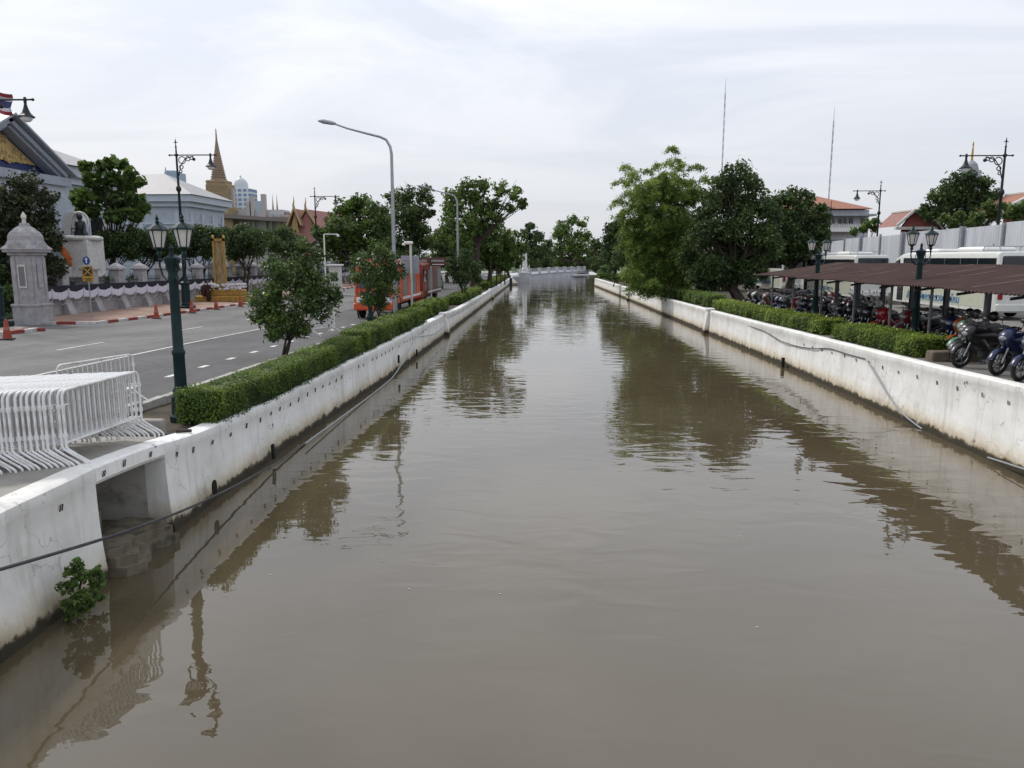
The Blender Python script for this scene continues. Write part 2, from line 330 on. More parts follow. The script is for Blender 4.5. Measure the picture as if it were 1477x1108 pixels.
# ------------------------------------------------------------------ leaves
def leafmesh(name, P, size, rng, tint, mat, parent=None, up=.35, nrm=None, aspect=.5, origin=(0, 0, 0), extra=None, droop=0):
    n = len(P)
    nv = rng.normal(size=(n, 3)); nv /= np.linalg.norm(nv, axis=1, keepdims=True)
    if nrm is not None: nv = nv * .75 + nrm
    nv[:, 2] += up; nv /= np.linalg.norm(nv, axis=1, keepdims=True)
    t = rng.normal(size=(n, 3)); t[:, 2] -= droop; t -= nv * np.sum(t * nv, axis=1, keepdims=True); t /= np.linalg.norm(t, axis=1, keepdims=True) + 1e-9
    b = np.cross(nv, t); s = (size * rng.uniform(.5, 1.45, n))[:, None]
    # pointed leaf folded along its rib: 4 corners
    V = np.stack([P - t * s * .5, P + b * s * aspect * .5 + nv * s * .08 - t * s * .05, P + t * s * .5, P - b * s * aspect * .5 + nv * s * .08 - t * s * .05], axis=1) - np.array(origin)
    V = V.reshape(-1, 3).astype(np.float32)
    F = np.arange(4 * n, dtype=np.int32)
    ti = np.clip(tint, 0, 1).astype(np.float32)
    nx = 0
    if extra is not None:
        ev, ef = extra; ev = np.array(ev, np.float32) - np.array(origin, np.float32); nx = len(ef)
        V = np.concatenate([V, ev]); F = np.concatenate([F, (np.array(ef, np.int32) + 4 * n).ravel()]); ti = np.concatenate([ti, np.zeros(nx, np.float32)])
    nf = n + nx
    me = bpy.data.meshes.new(name); me.vertices.add(len(V)); me.vertices.foreach_set('co', V.ravel())
    me.loops.add(4 * nf); me.loops.foreach_set('vertex_index', F)
    me.polygons.add(nf); me.polygons.foreach_set('loop_start', np.arange(0, 4 * nf, 4, dtype=np.int32)); me.polygons.foreach_set('loop_total', np.full(nf, 4, np.int32))
    at = me.attributes.new('tint', 'FLOAT', 'FACE'); at.data.foreach_set('value', ti)
    me.materials.append(mat); me.update(calc_edges=True)
    o = bpy.data.objects.new(name, me); C.objects.link(o)
    if parent is not None: o.parent = parent
    return o
LEAF = {
 'dark': leafmat('leaf_dark', (.022, .042, .018), (.09, .145, .045), trans=.25),
 'mid': leafmat('leaf_mid', (.034, .065, .02), (.13, .21, .05), trans=.3),
 'light': leafmat('leaf_light', (.04, .075, .02), (.13, .2, .055), trans=.3),
 'hedge': leafmat('leaf_hedge', (.03, .06, .012), (.19, .28, .045), trans=.25),
 'hedgeL': leafmat('leaf_hedge_dense', (.02, .045, .01), (.13, .21, .03), trans=.22),
 'gloss': leafmat('leaf_glossy', (.016, .036, .014), (.11, .18, .045), rough=.4, trans=.2),
 'bamboo': leafmat('leaf_bamboo', (.05, .1, .02), (.2, .3, .075), trans=.4),
 'rust': leafmat('leaf_brownish', (.018, .027, .014), (.062, .074, .032), trans=.15),
}
def crown_points(clumps, leaf, rng, fill=1.0, sub=(9, .42), squash=.85, core=1.0):
    Ps = []; Ts = []; Ns = []
    for c, r in clumps:
        c = np.array(c); m = sub[0] + int(rng.integers(0, 4)); base_t = rng.uniform(.25, .75)
        nc = int(min(3200, max(10, core * fill * 9 * (r / leaf) ** 2))); q = rng.normal(size=(nc, 3)); q /= np.linalg.norm(q, axis=1, keepdims=True)
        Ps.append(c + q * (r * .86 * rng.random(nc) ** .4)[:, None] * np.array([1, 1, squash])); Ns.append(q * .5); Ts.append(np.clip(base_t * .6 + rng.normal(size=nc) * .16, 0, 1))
        for k in range(m):
            d = rng.normal(size=3); d /= np.linalg.norm(d); sr = r * sub[1] * rng.uniform(.6, 1.25)
            sc = c + d * (r - sr * .6) * np.array([1, 1, squash]) * rng.uniform(.55, 1.08)
            n = int(fill * 15 * (sr / leaf) ** 2); n = max(10, min(n, 2600))
            q = rng.normal(size=(n, 3)); q /= np.linalg.norm(q, axis=1, keepdims=True)
            rad = sr * (rng.random(n) ** .45) * (1 + .25 * rng.normal(size=n))
            Ps.append(sc + q * rad[:, None] * np.array([1, 1, .8])); Ns.append(q * .5)
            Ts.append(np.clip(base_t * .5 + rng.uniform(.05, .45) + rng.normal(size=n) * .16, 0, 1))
    return np.concatenate(Ps), np.concatenate(Ts), np.concatenate(Ns)
SEED = [11]
def tree(name, label, cat, base, clumps, leaf, mat, tr=.2, group=None, fill=1.0, lean=(0, 0), sub=(9, .42), stems=1, aspect=.5, droop=0, trunkmat=None, fork=.4, core=1.0):
    SEED[0] += 7; rng = np.random.default_rng(SEED[0]); base = Vector(base)
    t = thing(name, label, cat, base, 0, group)
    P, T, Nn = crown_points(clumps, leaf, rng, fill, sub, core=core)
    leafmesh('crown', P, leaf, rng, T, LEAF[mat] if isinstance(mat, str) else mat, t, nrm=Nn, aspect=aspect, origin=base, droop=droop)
    mb = MB(); cz = sum(c[2] for c, r in clumps) / len(clumps) - base.z; cx = sum(c[0] for c, r in clumps) / len(clumps) - base.x; cy = sum(c[1] for c, r in clumps) / len(clumps) - base.y
    zf = cz * fork
    for s in range(stems):
        ox, oy = (0, 0) if stems == 1 else (rng.normal() * tr * 2.2, rng.normal() * tr * 2.2)
        top = Vector((cx * fork + ox * 1.6 + lean[0], cy * fork + oy * 1.6 + lean[1], zf))
        mid = Vector((ox + (top.x - ox) * .45 + rng.normal() * tr * .6, oy + (top.y - oy) * .45, zf * .5))
        mb.tube([(ox, oy, -.15), (ox * 1.02, oy * 1.02, .08 * zf), mid, top], [tr * 1.45, tr * 1.08, tr * .9, tr * .72], 9)
        for k, (c, r) in enumerate(clumps):
            if (stems > 1 and k % stems != s) or (stems == 1 and len(clumps) > 12 and k % 2): continue
            e = Vector(c) - base; m2 = top.lerp(e, .5) + Vector((rng.normal() * r * .12, rng.normal() * r * .12, -r * .08))
            mb.tube([top - Vector((0, 0, tr * .3)), m2, e], [tr * .42, tr * .22, tr * .06], 6)
            for _ in range(2):
                e2 = e + Vector(rng.normal(size=3)) * r * .5; mb.tube([m2, m2.lerp(e2, .55) + Vector((0, 0, -.05 * r)), e2], [tr * .14, tr * .08, tr * .03], 5)
    mb.build('trunk', trunkmat or barkm, t, smooth=True)
    return t
def pxclumps(lst, Y, rng_seed=0, depth=.5):
    rr = random.Random(rng_seed); o = []
    for x, y, r in lst:
        rw = r / FPX * Y * 1.16; Yc = Y + rr.uniform(-depth, depth) * rw * 2
        c = atY(x, y, Yc); o.append(((c.x, c.y, c.z), rw))
        # depth filler so crowns are as deep as they are wide
        c2 = atY(x + rr.uniform(-.4, .4) * r, y + rr.uniform(-.2, .5) * r, Y + rr.choice([-1, 1]) * rw * .8); o.append(((c2.x, c2.y, c2.z), rw * .75))
    return o
def hedge(label, pts, wd, ht, leaf, mat, dens=1.0, group='clipped hedges along the canal', zf=gL, wob=.06, bare=0):
    """pts: list of (x, y) centreline"""
    SEED[0] += 3; rng = np.random.default_rng(SEED[0])
    base = Vector((pts[0][0], pts[0][1], zf(pts[0][1])))
    P = []; Nn = []; T = []; ev = []; ef = []
    seglen = [math.dist(pts[i], pts[i + 1]) for i in range(len(pts) - 1)]
    for i in range(len(pts) - 1):
        a = np.array(pts[i]); b = np.array(pts[i + 1]); ln = seglen[i]; d = (b - a) / ln; nrm = np.array([d[1], -d[0]])
        area = ln * (wd + 2 * ht); n = int(dens * area / (leaf * leaf * .5) * 2.0)
        u = rng.random(n); per = rng.random(n) * (wd + 2 * ht)
        side = np.where(per < ht, -1, np.where(per > ht + wd, 1, 0))
        off = np.where(side == -1, -wd / 2, np.where(side == 1, wd / 2, per - ht - wd / 2)); zz_ = np.where(side == -1, per, np.where(side == 1, per - ht - wd, ht))
        base2 = a + np.outer(u * ln, d) + np.outer(off, nrm)
        # uneven clipped surface
        gx = (u * ln + i * 7.3); wav = wob * (np.sin(gx * 2.1 + zz_ * 3) + .8 * np.sin(gx * 5.3 + off * 4) + .6 * np.sin(gx * 11.7 + off * 9 + zz_ * 7))
        jit = rng.normal(size=n) * .035 - np.abs(rng.normal(size=n)) * .05
        zg = np.array([zf(yy) for yy in np.linspace(a[1], b[1], 40)]); zg = np.interp(u, np.linspace(0, 1, 40), zg)
        pos = np.stack([base2[:, 0] + nrm[0] * side * (wav + jit), base2[:, 1] + nrm[1] * side * (wav + jit), zg + zz_ + np.where(side == 0, wav + jit, 0)], 1)
        P.append(pos); Nn.append(np.stack([nrm[0] * side, nrm[1] * side, (side == 0) * 1.0], 1))
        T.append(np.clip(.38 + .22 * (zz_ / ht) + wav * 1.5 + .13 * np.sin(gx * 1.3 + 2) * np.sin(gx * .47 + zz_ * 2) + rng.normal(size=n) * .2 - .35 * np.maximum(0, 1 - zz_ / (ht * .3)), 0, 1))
        if i in (0, len(pts) - 2):
            for endp, sg in ((a, -1), (b, 1)):
                if (i == 0 and sg == -1) or (i == len(pts) - 2 and sg == 1):
                    m = int(dens * wd * ht / (leaf * leaf * .5) * 2.4); o = (rng.random(m) - .5) * wd; hz_ = rng.random(m) * ht
                    pos = np.stack([endp[0] + nrm[0] * o + d[0] * sg * rng.normal(size=m) * .05, endp[1] + nrm[1] * o + d[1] * sg * rng.normal(size=m) * .05, zf(endp[1]) + hz_], 1)
                    P.append(pos); Nn.append(np.tile(np.array([d[0] * sg, d[1] * sg, 0]), (m, 1))); T.append(np.clip(.45 + rng.normal(size=m) * .2, 0, 1))
        # twiggy core
        k0 = len(ev); q = .78; zt = ht * .9
        for e2, sg in ((a, .06), (b, -.06)):
            ee = e2 + d * sg
            for o, z in ((-wd / 2 * q, 0), (wd / 2 * q, 0), (wd / 2 * q, zt), (-wd / 2 * q, zt)): ev.append((ee[0] + nrm[0] * o, ee[1] + nrm[1] * o, zf(e2[1]) + z))
        ef += [(k0, k0 + 1, k0 + 5, k0 + 4), (k0 + 1, k0 + 2, k0 + 6, k0 + 5), (k0 + 2, k0 + 3, k0 + 7, k0 + 6), (k0 + 3, k0, k0 + 4, k0 + 7), (k0, k0 + 3, k0 + 2, k0 + 1), (k0 + 4, k0 + 5, k0 + 6, k0 + 7)]
    o = leafmesh('clipped_hedge', np.concatenate(P), leaf, rng, np.concatenate(T), LEAF[mat], None, up=.2, nrm=np.concatenate(Nn), aspect=.6, origin=base, extra=(ev, ef))
    o.location = base
    return tag(o, label, 'hedge', group)

# ------------------------------------------------------------------ ground, road, pavements, water
def struct(name, mb, mat, label=None, smooth=False):
    o = mb.build(name, mat, None, smooth); o['kind'] = 'structure'
    if label: o['label'] = label
    return o
def strip(xa, xb, ys, zf, dz):
    mb = MB()
    fa = xa if callable(xa) else (lambda Y: xa); fb = xb if callable(xb) else (lambda Y: xb)
    for i in range(len(ys) - 1):
        y0, y1 = ys[i], ys[i + 1]
        mb.add([(fa(y0), y0, zf(y0) + dz), (fb(y0), y0, zf(y0) + dz), (fb(y1), y1, zf(y1) + dz), (fa(y1), y1, zf(y1) + dz)], [(0, 1, 2, 3)])
    return mb
XK = -8.45
YS = [-12, -4, 0, 4, 8, 10, 11.2, 13.2, 15, 17, 20, 24, 28, 33, 39, 46, 52, 60, 70, 80, 100, 130, 160, 205]
YF = [-12, 0, 8, 10, 11.2, 13.2, 17, 28, 39, 46, 52, 80, 140, 205]
struct('ground', strip(-1500, XK, YS, gL, -.02), soil, 'bare ground under the left bank')
mbs = MB()
for y0, y1 in zip(YS[:-1], YS[1:]):
    mbs.add([(XK, y0, gL(y0) - .01), (-7.6, y0, gW(y0) - .06), (XL(y0) - .28, y0, gW(y0) - .04), (XL(y1) - .28, y1, gW(y1) - .04), (-7.6, y1, gW(y1) - .06), (XK, y1, gL(y1) - .01)], [(0, 1, 4, 5), (1, 2, 3, 4)])
struct('planted_strip', mbs, soil, 'bare earth strip between road kerb and left canal wall')
YR = [-12, 0, 8, 16, 20, 25, 30, 35, 40, 45, 52, 60, 75, 90, 117, 128]
struct('ground', strip(lambda Y: XR(Y) + .3, 1500, YR, gR, -.02), soil, 'bare ground of the right bank')
struct('ground', MB().add([(30, 128, -.52), (1500, 128, -.52), (1500, 205, -.85), (30, 205, -.85)], [(0, 1, 2, 3)]), soil)
struct('ground', MB().add([(-1500, 205, -.82), (1500, 205, -.82), (4000, 5200, -.9), (-4000, 5200, -.9)], [(0, 1, 2, 3)]), grass, 'far ground behind the trees')
mbw = MB(); mbw.add([(-9, -14, WZ), (13, -14, WZ), (32, 206, WZ), (-9, 206, WZ)], [(0, 1, 2, 3)])
struct('water', mbw, water_mat(), 'brown murky canal water mirroring sky and trees')
struct('road', strip(-24.0, XK, YF, gL, .0), asphalt, 'grey asphalt road along the left bank')
struct('road', strip(-13.98, XK - .03, YF, gL, .005), asphaltd, 'darker resurfaced lane nearest the left canal')
struct('plaza', strip(XK - .02, lambda Y: XL(Y) - .28, [-12, 0, 4, 8, 10, 11.2, 12.4], gW, .012), concrete, 'concrete forecourt beside the canal')
struct('pavement', strip(-30.2, -24.25, [40.6, 46, 52, 60, 80, 120, 200], gL, .13), paving, 'reddish paved footway across the road')
struct('pavement', strip(-40, -24.25, [-12, 0, 15, 28, 35.6], gL, .13), paving)
struct('lawn', strip(-90, -30.8, [44, 52, 60, 80, 120, 200], gL, .02), grass, 'lawn behind the boundary fence')
struct('driveway', strip(-60, -24.0, [35.6, 38, 40.6], gL, .0), asphalt)
struct('parking_lot', strip(lambda Y: XR(Y) + .32, 30, [-12, 0, 8, 16, 20, 25, 30, 35, 45, 52], gR, .006), M('lot_concrete', (.2, .19, .18), .85, var=.22, scale=.8, bump=.3, bscale=20), 'concrete parking lot on the right bank')
# road paint
def mark(x0, x1, y0, y1, name='road_marking', lab=None, n=6):
    ys = np.linspace(y0, y1, n); mb = MB()
    for i in range(n - 1):
        mb.add([(x0, ys[i], gL(ys[i]) + .011), (x1, ys[i], gL(ys[i]) + .011), (x1, ys[i + 1], gL(ys[i + 1]) + .011), (x0, ys[i + 1], gL(ys[i + 1]) + .011)], [(0, 1, 2, 3)])
    return mb
paint = M('road_paint', (.62, .62, .6), .7, var=.1, scale=2, dirt=(.3, .3, .3))
mk = mark(-14.05, -13.93, 6, 46, n=60); struct('road_marking', mk, paint, 'solid white lane line')
mk = MB()
for k in range(24):
    y = 8 + k * 2.05; q = mark(-10.3, -10.12, y, y + .55, n=2); mk.add(q.v, q.f)
struct('road_marking', mk, paint, 'short white dashes edging the parking lane')
mk = MB()
for k in range(9):
    y = 9 + k * 9.0; q = mark(-17.6, -17.48, y, y + 3.0, n=4); mk.add(q.v, q.f)
struct('road_marking', mk, paint, 'broken white lane line')
# kerbs: near one plain, far one red and white
kb = MB()
for y in np.arange(12.4, 150, 1.0):
    kb.box((XK + .09, y + .49, gL(y + .5) + .05), (.17, .97, .2))
struct('kerb', kb, M('kerb_concrete', (.42, .41, .38), .85, var=.2, scale=2), 'pale concrete kerb along the planted strip')
kr = MB()
for i, y in enumerate(np.arange(40.6, 150, 1.05)):
    kr.cur = i % 2; kr.box((-24.12, y + .52, gL(y + .5) + .055), (.25, 1.03, .2))
kr2 = []
for i, x in enumerate(np.arange(-28.2, -24.3, 1.05)):
    kr.cur = (i + 1) % 2; kr.box((x + .5, 40.5, gL(40.5) + .055), (1.03, .24, .2))
redkerb = M('red_kerb', (.27, .05, .04), .75, var=.25, scale=5); whkerb = M('white_kerb', (.55, .54, .52), .75, var=.2, scale=4)
struct('kerb', kr, [whkerb, redkerb], 'red and white painted kerb across the road')
kq = MB()
for i, y in enumerate(np.arange(20, 35.4, 1.05)):
    kq.cur = i % 2; kq.box((-24.12, y + .52, gL(y + .5) + .055), (.25, 1.03, .2))
for i, x in enumerate(np.arange(-30, -24.3, 1.05)):
    kq.cur = i % 2; kq.box((x + .5, 35.7, gL(35.6) + .055), (1.03, .22, .2))
struct('kerb', kq, [whkerb, redkerb], 'end of the red and white kerb by the gate')

# ------------------------------------------------------------------ canal walls
def wall_section(y0, y1, side, step=.45, ztop=None, zlo=WZ - .8, lip=True):
    """side -1: left bank, +1: right bank.  Cross-section with cap, face that flares out toward the water"""
    g = gW if side < 0 else gR; Xe = XL if side < 0 else XR; n = max(2, int((y1 - y0) / step)); rings = []
    for y in np.linspace(y0, y1, n):
        zt = g(y) + .02; x = Xe(y); s = -side      # s points to the water
        h = zt - zlo; wv = .012 * math.sin(y * 1.7) + .008 * math.sin(y * 4.1 + 1)
        prof = [(-.34, zlo), (-.34, zt), (-.05, zt + .004 + wv * .4), (0 + wv, zt - .025), (.012 + wv, zt - .16), (.0 + wv, zt - .185)]
        for k in range(1, 8):
            f = k / 7; prof.append((.0 + wv + .26 * f ** 2.4, zt - .185 - (h - .185) * f))
        base = x + side * .1
        rings.append([(base + s * px, y, pz) for px, pz in prof])
    return MB().loft(rings)
t = thing('canal_wall', 'bluish white canal wall of the left bank with a stepped recess under its top beam', 'wall', (XL(8), 8, -1))
NY0, NY1 = 9.85, 11.75
wall_section(-6, NY0, -1).build('wall', WALL, t, True, world=True)
wall_section(NY1, 44, -1).build('wall', WALL, t, True, world=True)
mb = MB(); xs = XL(11) - .1; n = 6; rings = []
for y in np.linspace(NY0 + .002, NY1 - .002, n):
    zt = gW(y) + .02; rings.append([(xs - .30, y, zt - .25), (xs - .30, y, zt), (xs - .05, y, zt + .004), (xs, y, zt - .025), (xs + .012, y, zt - .2), (xs - .02, y, zt - .25)])
mb.loft(rings).build('beam', WALL, t, world=True)
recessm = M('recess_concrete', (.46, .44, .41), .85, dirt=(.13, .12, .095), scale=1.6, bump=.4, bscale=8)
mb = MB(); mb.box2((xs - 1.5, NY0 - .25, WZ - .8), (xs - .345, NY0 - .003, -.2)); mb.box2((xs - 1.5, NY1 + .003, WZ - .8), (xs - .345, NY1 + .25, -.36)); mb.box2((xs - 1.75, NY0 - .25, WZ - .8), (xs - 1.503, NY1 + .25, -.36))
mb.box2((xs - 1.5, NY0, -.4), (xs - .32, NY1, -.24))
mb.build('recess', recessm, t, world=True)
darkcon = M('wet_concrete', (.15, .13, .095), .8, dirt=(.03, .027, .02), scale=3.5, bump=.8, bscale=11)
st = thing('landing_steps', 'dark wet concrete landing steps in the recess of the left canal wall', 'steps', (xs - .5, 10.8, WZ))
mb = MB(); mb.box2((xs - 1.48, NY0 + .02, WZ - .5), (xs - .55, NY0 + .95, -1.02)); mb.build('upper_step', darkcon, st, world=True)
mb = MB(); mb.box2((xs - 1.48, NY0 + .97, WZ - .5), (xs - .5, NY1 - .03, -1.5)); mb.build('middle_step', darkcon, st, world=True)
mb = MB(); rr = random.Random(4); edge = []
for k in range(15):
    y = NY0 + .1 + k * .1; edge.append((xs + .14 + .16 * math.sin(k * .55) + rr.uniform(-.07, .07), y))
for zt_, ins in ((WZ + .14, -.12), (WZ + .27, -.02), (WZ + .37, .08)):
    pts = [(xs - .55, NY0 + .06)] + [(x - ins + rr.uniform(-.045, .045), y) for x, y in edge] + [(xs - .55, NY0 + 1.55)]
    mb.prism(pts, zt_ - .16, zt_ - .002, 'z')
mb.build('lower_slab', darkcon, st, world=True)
# pockets, drain mouths, iron loops on the left wall
iron = M('rusty_iron', (.06, .05, .045), .8, var=.4, scale=8)
def loops(parent, side, ys, dz, seed):
    r = random.Random(seed); Xe = XL if side < 0 else XR; g = gW if side < 0 else gR
    for y in ys:
        y += r.uniform(-.07, .07)
        if r.random() < .08: continue
        x = Xe(y) + side * .1 - side * .012; z = g(y) + dz + r.uniform(-.03, .03)
        b = MB(); h = r.uniform(.075, .11); ww = .045
        b.tube([(x, y - ww / 2, z - h / 2), (x - side * .018, y - ww / 2, z + h / 2), (x - side * .018, y + ww / 2, z + h / 2), (x, y + ww / 2, z - h / 2)], .008, 5)
        b.build('iron_loop', iron, parent, world=True)
loops(t, -1, [10.05, 10.6, 11.25], -.11, 4)
loops(t, -1, [7.2, 8.1, 9.1, 12.05, 12.7, 13.5, 14.3, 15.1, 15.9] + [16.6 + .62 * k for k in range(34)], -.27, 3)
holem = M('drain_dark', (.012, .011, .01), .9, var=.2)
b = MB(); p = atX(308, 703, -5.83); b.lathe([(.0001, 0), (.13, 0.001), (.14, .03), (.0001, .03)], (0, 0, 0), 14, sy=.62)
o = b.build('drain_hole', holem, t); o.location = p - t.location; o.rotation_euler = (0, R(90), 0)
b = MB(); p = atX(394, 650, -5.8); b.box((p.x, p.y, p.z - .02), (.05, .1, .32), rx=R(8)); b.build('drain_slot', holem, t, world=True)
for px, py in ((575, 518), (601, 509)):
    p = atX(px, py, -5.52); b = MB(); b.box((p.x, p.y, p.z), (.06, .14, .3)); b.build('drain_slot', holem, t, world=True)
def buttress(y, side, label):
    g = gW if side < 0 else gR; Xe = XL if side < 0 else XR; x = Xe(y) + side * .12; zt = g(y) + .1
    tb = thing('wall_buttress', label, 'buttress', (x, y, -1), group='buttresses dividing the canal walls')
    b = MB(); s = -side
    b.prism([(x - s * .3, WZ - .6), (x - s * .3, zt - .1), (x + s * .1, zt - .1), (x + s * .16, zt - .4), (x + s * .42, WZ - .6)], y - .28, y + .28, 'y'); b.build('shaft', WALL, tb, world=True)
    b = MB(); b.bev((x - s * .06, y, zt - .03), (.46, .7, .14), .02); b.build('cap', WALL, tb, world=True)
    return tb
buttress(44.3, -1, 'narrow buttress with a slanted cap on the left canal wall')
t = thing('canal_wall', 'far stretch of the left canal wall beyond its first buttress', 'wall', (XL(70), 70, -1))
wall_section(44.6, 84, -1, 1).build('wall', WALL, t, True, world=True)
loops(t, -1, [45.4 + .7 * k for k in range(30)], -.27, 5)
buttress(84.3, -1, 'far buttress on the left canal wall under the trees')
t = thing('canal_wall', 'last stretch of the left canal wall running to the white bridge', 'wall', (XL(100), 100, -1))
wall_section(84.6, 150, -1, 2).build('wall', WALL, t, True, world=True)
t = thing('canal_wall', 'sunlit near stretch of the right canal wall below the motorbikes', 'wall', (XR(20), 20, -1))
wall_section(-6, 45.6, 1).build('wall', WALL, t, True, world=True)
loops(t, 1, [13.5 + 1.02 * k for k in range(17)], -.36, 8)
b = MB(); p = atX(1129, 527, 9.8); b.box((p.x, p.y, p.z + .1), (.1, .16, .42)); b.build('drain_slot', holem, t, world=True)
buttress(46.1, 1, 'grey buttress of the right canal wall with a stepped cap')
t = thing('canal_wall', 'right canal wall stretch under the overhanging bamboo', 'wall', (XR(60), 60, -1))
wall_section(46.6, 82, 1, 1).build('wall', WALL, t, True, world=True)
buttress(82.4, 1, 'far buttress of the right canal wall beyond the bamboo')
t = thing('canal_wall', 'farthest stretch of the right canal wall near the bridge', 'wall', (XR(100), 100, -1))
wall_section(82.8, 124, 1, 2).build('wall', WALL, t, True, world=True)

# pipes along the walls
def wallpipe(px, X, r, name, label, cat, mat, push=.05):
    pts = [];
    for x, y in px:
        q = atX(x, y, X); pts.append((q.x, q.y, max(q.z, WZ + .02)))
    o = Vector(pts[0]); th = MB()
    P = []
    for i in range(len(pts) - 1):
        a, c = Vector(pts[i]), Vector(pts[i + 1]); m = max(1, int((c - a).length / .35))
        for k in range(m): P.append(a.lerp(c, k / m))
    P.append(Vector(pts[-1]))
    for _ in range(2): P = [P[0]] + [(P[i - 1] + P[i] * 2 + P[i + 1]) / 4 for i in range(1, len(P) - 1)] + [P[-1]]
    th.tube([p - o for p in P], r, 8); ob = th.build(name, mat, None, True, loc=o); return tag(ob, label, cat)
wallpipe([(-60, 838), (0, 822), (155, 776), (262, 738), (330, 706), (400, 668), (440, 640)], -5.66, .021, 'water_pipe', 'dark pipe strung along the left canal wall across the stepped recess', 'pipe', M('pipe_dark', (.05, .05, .055), .4, var=.2))
wallpipe([(440, 640), (480, 611), (530, 578), (565, 549), (578, 528), (588, 508), (600, 486), (612, 485), (628, 482), (641, 471)], -5.52, .022, 'hose', 'thin grey hose draped in a loop on the left canal wall', 'hose', steel)
wallpipe([(1014, 456), (1040, 458.5), (1072, 468), (1101, 477), (1110, 482), (1125, 492), (1150, 500), (1175, 503.5), (1196, 502), (1222, 511), (1249, 518)], 9.98, .02, 'cable', 'thin dark cable sagging along the top of the right canal wall', 'cable', M('cable_grey', (.1, .1, .105), .5, var=.2))
wallpipe([(1249, 518), (1262, 538), (1282, 573), (1300, 597), (1330, 619)], 9.86, .022, 'hose', 'pale hose running down the right canal wall into the water', 'hose', steel)
wallpipe([(1425, 660), (1450, 668), (1477, 676), (1540, 700)], 9.72, .02, 'hose', 'pale hose lying at the waterline of the right canal wall', 'hose', steel)

# ------------------------------------------------------------------ far bridge and its column
B0 = Vector((-5.6, 146, 0)); B1 = Vector((11.5, 205, 0)); bd = (B1 - B0); bl = bd.length; bd.normalize(); bn = Vector((bd.y, -bd.x, 0))
t = thing('canal_bridge', 'white bridge with pillared railing closing the far end of the canal', 'bridge', B0)
def along(u, off, z): q = B0 + bd * u + bn * off; return (q.x, q.y, z)
mb = MB(); rings = []
for k in range(25):
    u = bl * k / 24 * 1.05; arch = .62 * (k / 24); zt = -.55 + .15 * math.sin(math.pi * k / 24)
    zb = WZ - .4 if k < 15 else WZ - .4 + 1.05 * math.sin(math.pi * (k - 15) / 10 if k < 25 else 0)
    rings.append([along(u, -6, zb), along(u, 0, zb), along(u, 0, zt - .25), along(u, .18, zt - .2), along(u, .18, zt), along(u, -6, zt)])
brm = M('bridge_stone', (.5, .51, .55), .7, var=.15, scale=.6)
mb.loft(rings).build('deck', brm, t, world=True)
for k in range(9):
    u = 4 + k * (bl - 6) / 8; zt = -.55 + .15 * math.sin(math.pi * u / bl)
    mb = MB(); a = along(u, .0, zt + .5); mb.bev(a, (.55, .55, 1.0), .04, math.atan2(bd.y, bd.x)); mb.bev((a[0], a[1], zt + 1.05), (.72, .72, .12), .03, math.atan2(bd.y, bd.x)); mb.build('pillar', brm, t, world=True)
for zo, rr_ in ((.95, .06), (.35, .05)):
    mb = MB(); mb.tube([along(4, 0, -.5 + zo), along(bl * .5, 0, -.4 + zo), along(bl - 2, 0, -.5 + zo)], rr_, 6); mb.build('rail', brm, t, world=True)
mb = MB()
for k in range(120):
    u = 4 + (bl - 6) * k / 119; a = along(u, 0, 0); zt = -.55 + .15 * math.sin(math.pi * u / bl); mb.tube([(a[0], a[1], zt), (a[0], a[1], zt + .9)], .03, 4)
mb.build('baluster_row', brm, t, world=True)
cpos = atY(757, 400, 143); cx_, cy_ = cpos.x, 143
t = thing('white_column', 'tall white stone column standing at the left end of the far bridge', 'column', (cx_, cy_, gL(140)))
mb = MB(); z0 = WZ; mb.bev((cx_, cy_, z0 + .7), (1.9, 1.9, 2.2), .1); mb.bev((cx_ - 1.5, cy_, z0 + .35), (1.6, 1.6, 1.5), .08); mb.build('pedestal', brm, t, world=True)
mb = MB(); mb.lathe([(.6, 0), (.6, .5), (.46, .6), (.44, 1.2), (.4, 1.3), (.37, 3.6), (.46, 3.7), (.36, 3.85), (.36, 4.3), (.22, 4.4), (.0001, 4.75)], (cx_, cy_, .28), 12); mb.build('shaft', white, t, world=True)
for dx in (-1, 1):
    mb = MB(); mb.lathe([(.14, 0), (.1, .4), (.14, .8), (.1, 1.0), (.0001, 1.2)], (cx_ + dx * .8, cy_ - .8, .28), 8); mb.build('corner_figure', offwhite, t, world=True)
mb = MB()
lst = thing('stone_landing', 'stepped white landing with dark posts by the far column', 'landing', (-5.6, 128, -1))
for k in range(4): mb.box((-5.5 + .25 * k, 133 - .8 * k, -.9 - .2 * k), (1.0, 2.6, .18))
mb.build('steps', WALL, lst, world=True)
for y in (124, 127): MB().box((-5.15, y, -1.3), (.3, .3, 1.6)).build('post', darkiron, lst, world=True)

# ------------------------------------------------------------------ lamps
def make_lantern(parent, x, y, z, hm=greenm):
    b = MB(); n = 6
    b.lathe([(.035, -.16), (.05, -.1), (.03, -.06), (.075, -.02), (.115, .0), (.105, .02)], (x, y, z), n)
    for k in range(n):
        a = 2 * math.pi * k / n; b.tube([(x + .1 * math.cos(a), y + .1 * math.sin(a), z + .015), (x + .172 * math.cos(a), y + .172 * math.sin(a), z + .335)], .011, 5)
    lt = b.build('lantern', hm, parent)
    b = MB(); b.lathe([(.0001, .02), (.092, .02), (.163, .33), (.0001, .33)], (x, y, z), n); b.build('glass', frost, lt)
    b = MB(); b.lathe([(.165, .325), (.215, .335), (.2, .36), (.12, .42), (.06, .455), (.03, .47), (.045, .5), (.02, .53), (.038, .56), (.012, .61), (.0001, .65)], (x, y, z), n); b.build('lantern_roof', hm, lt)
    return lt
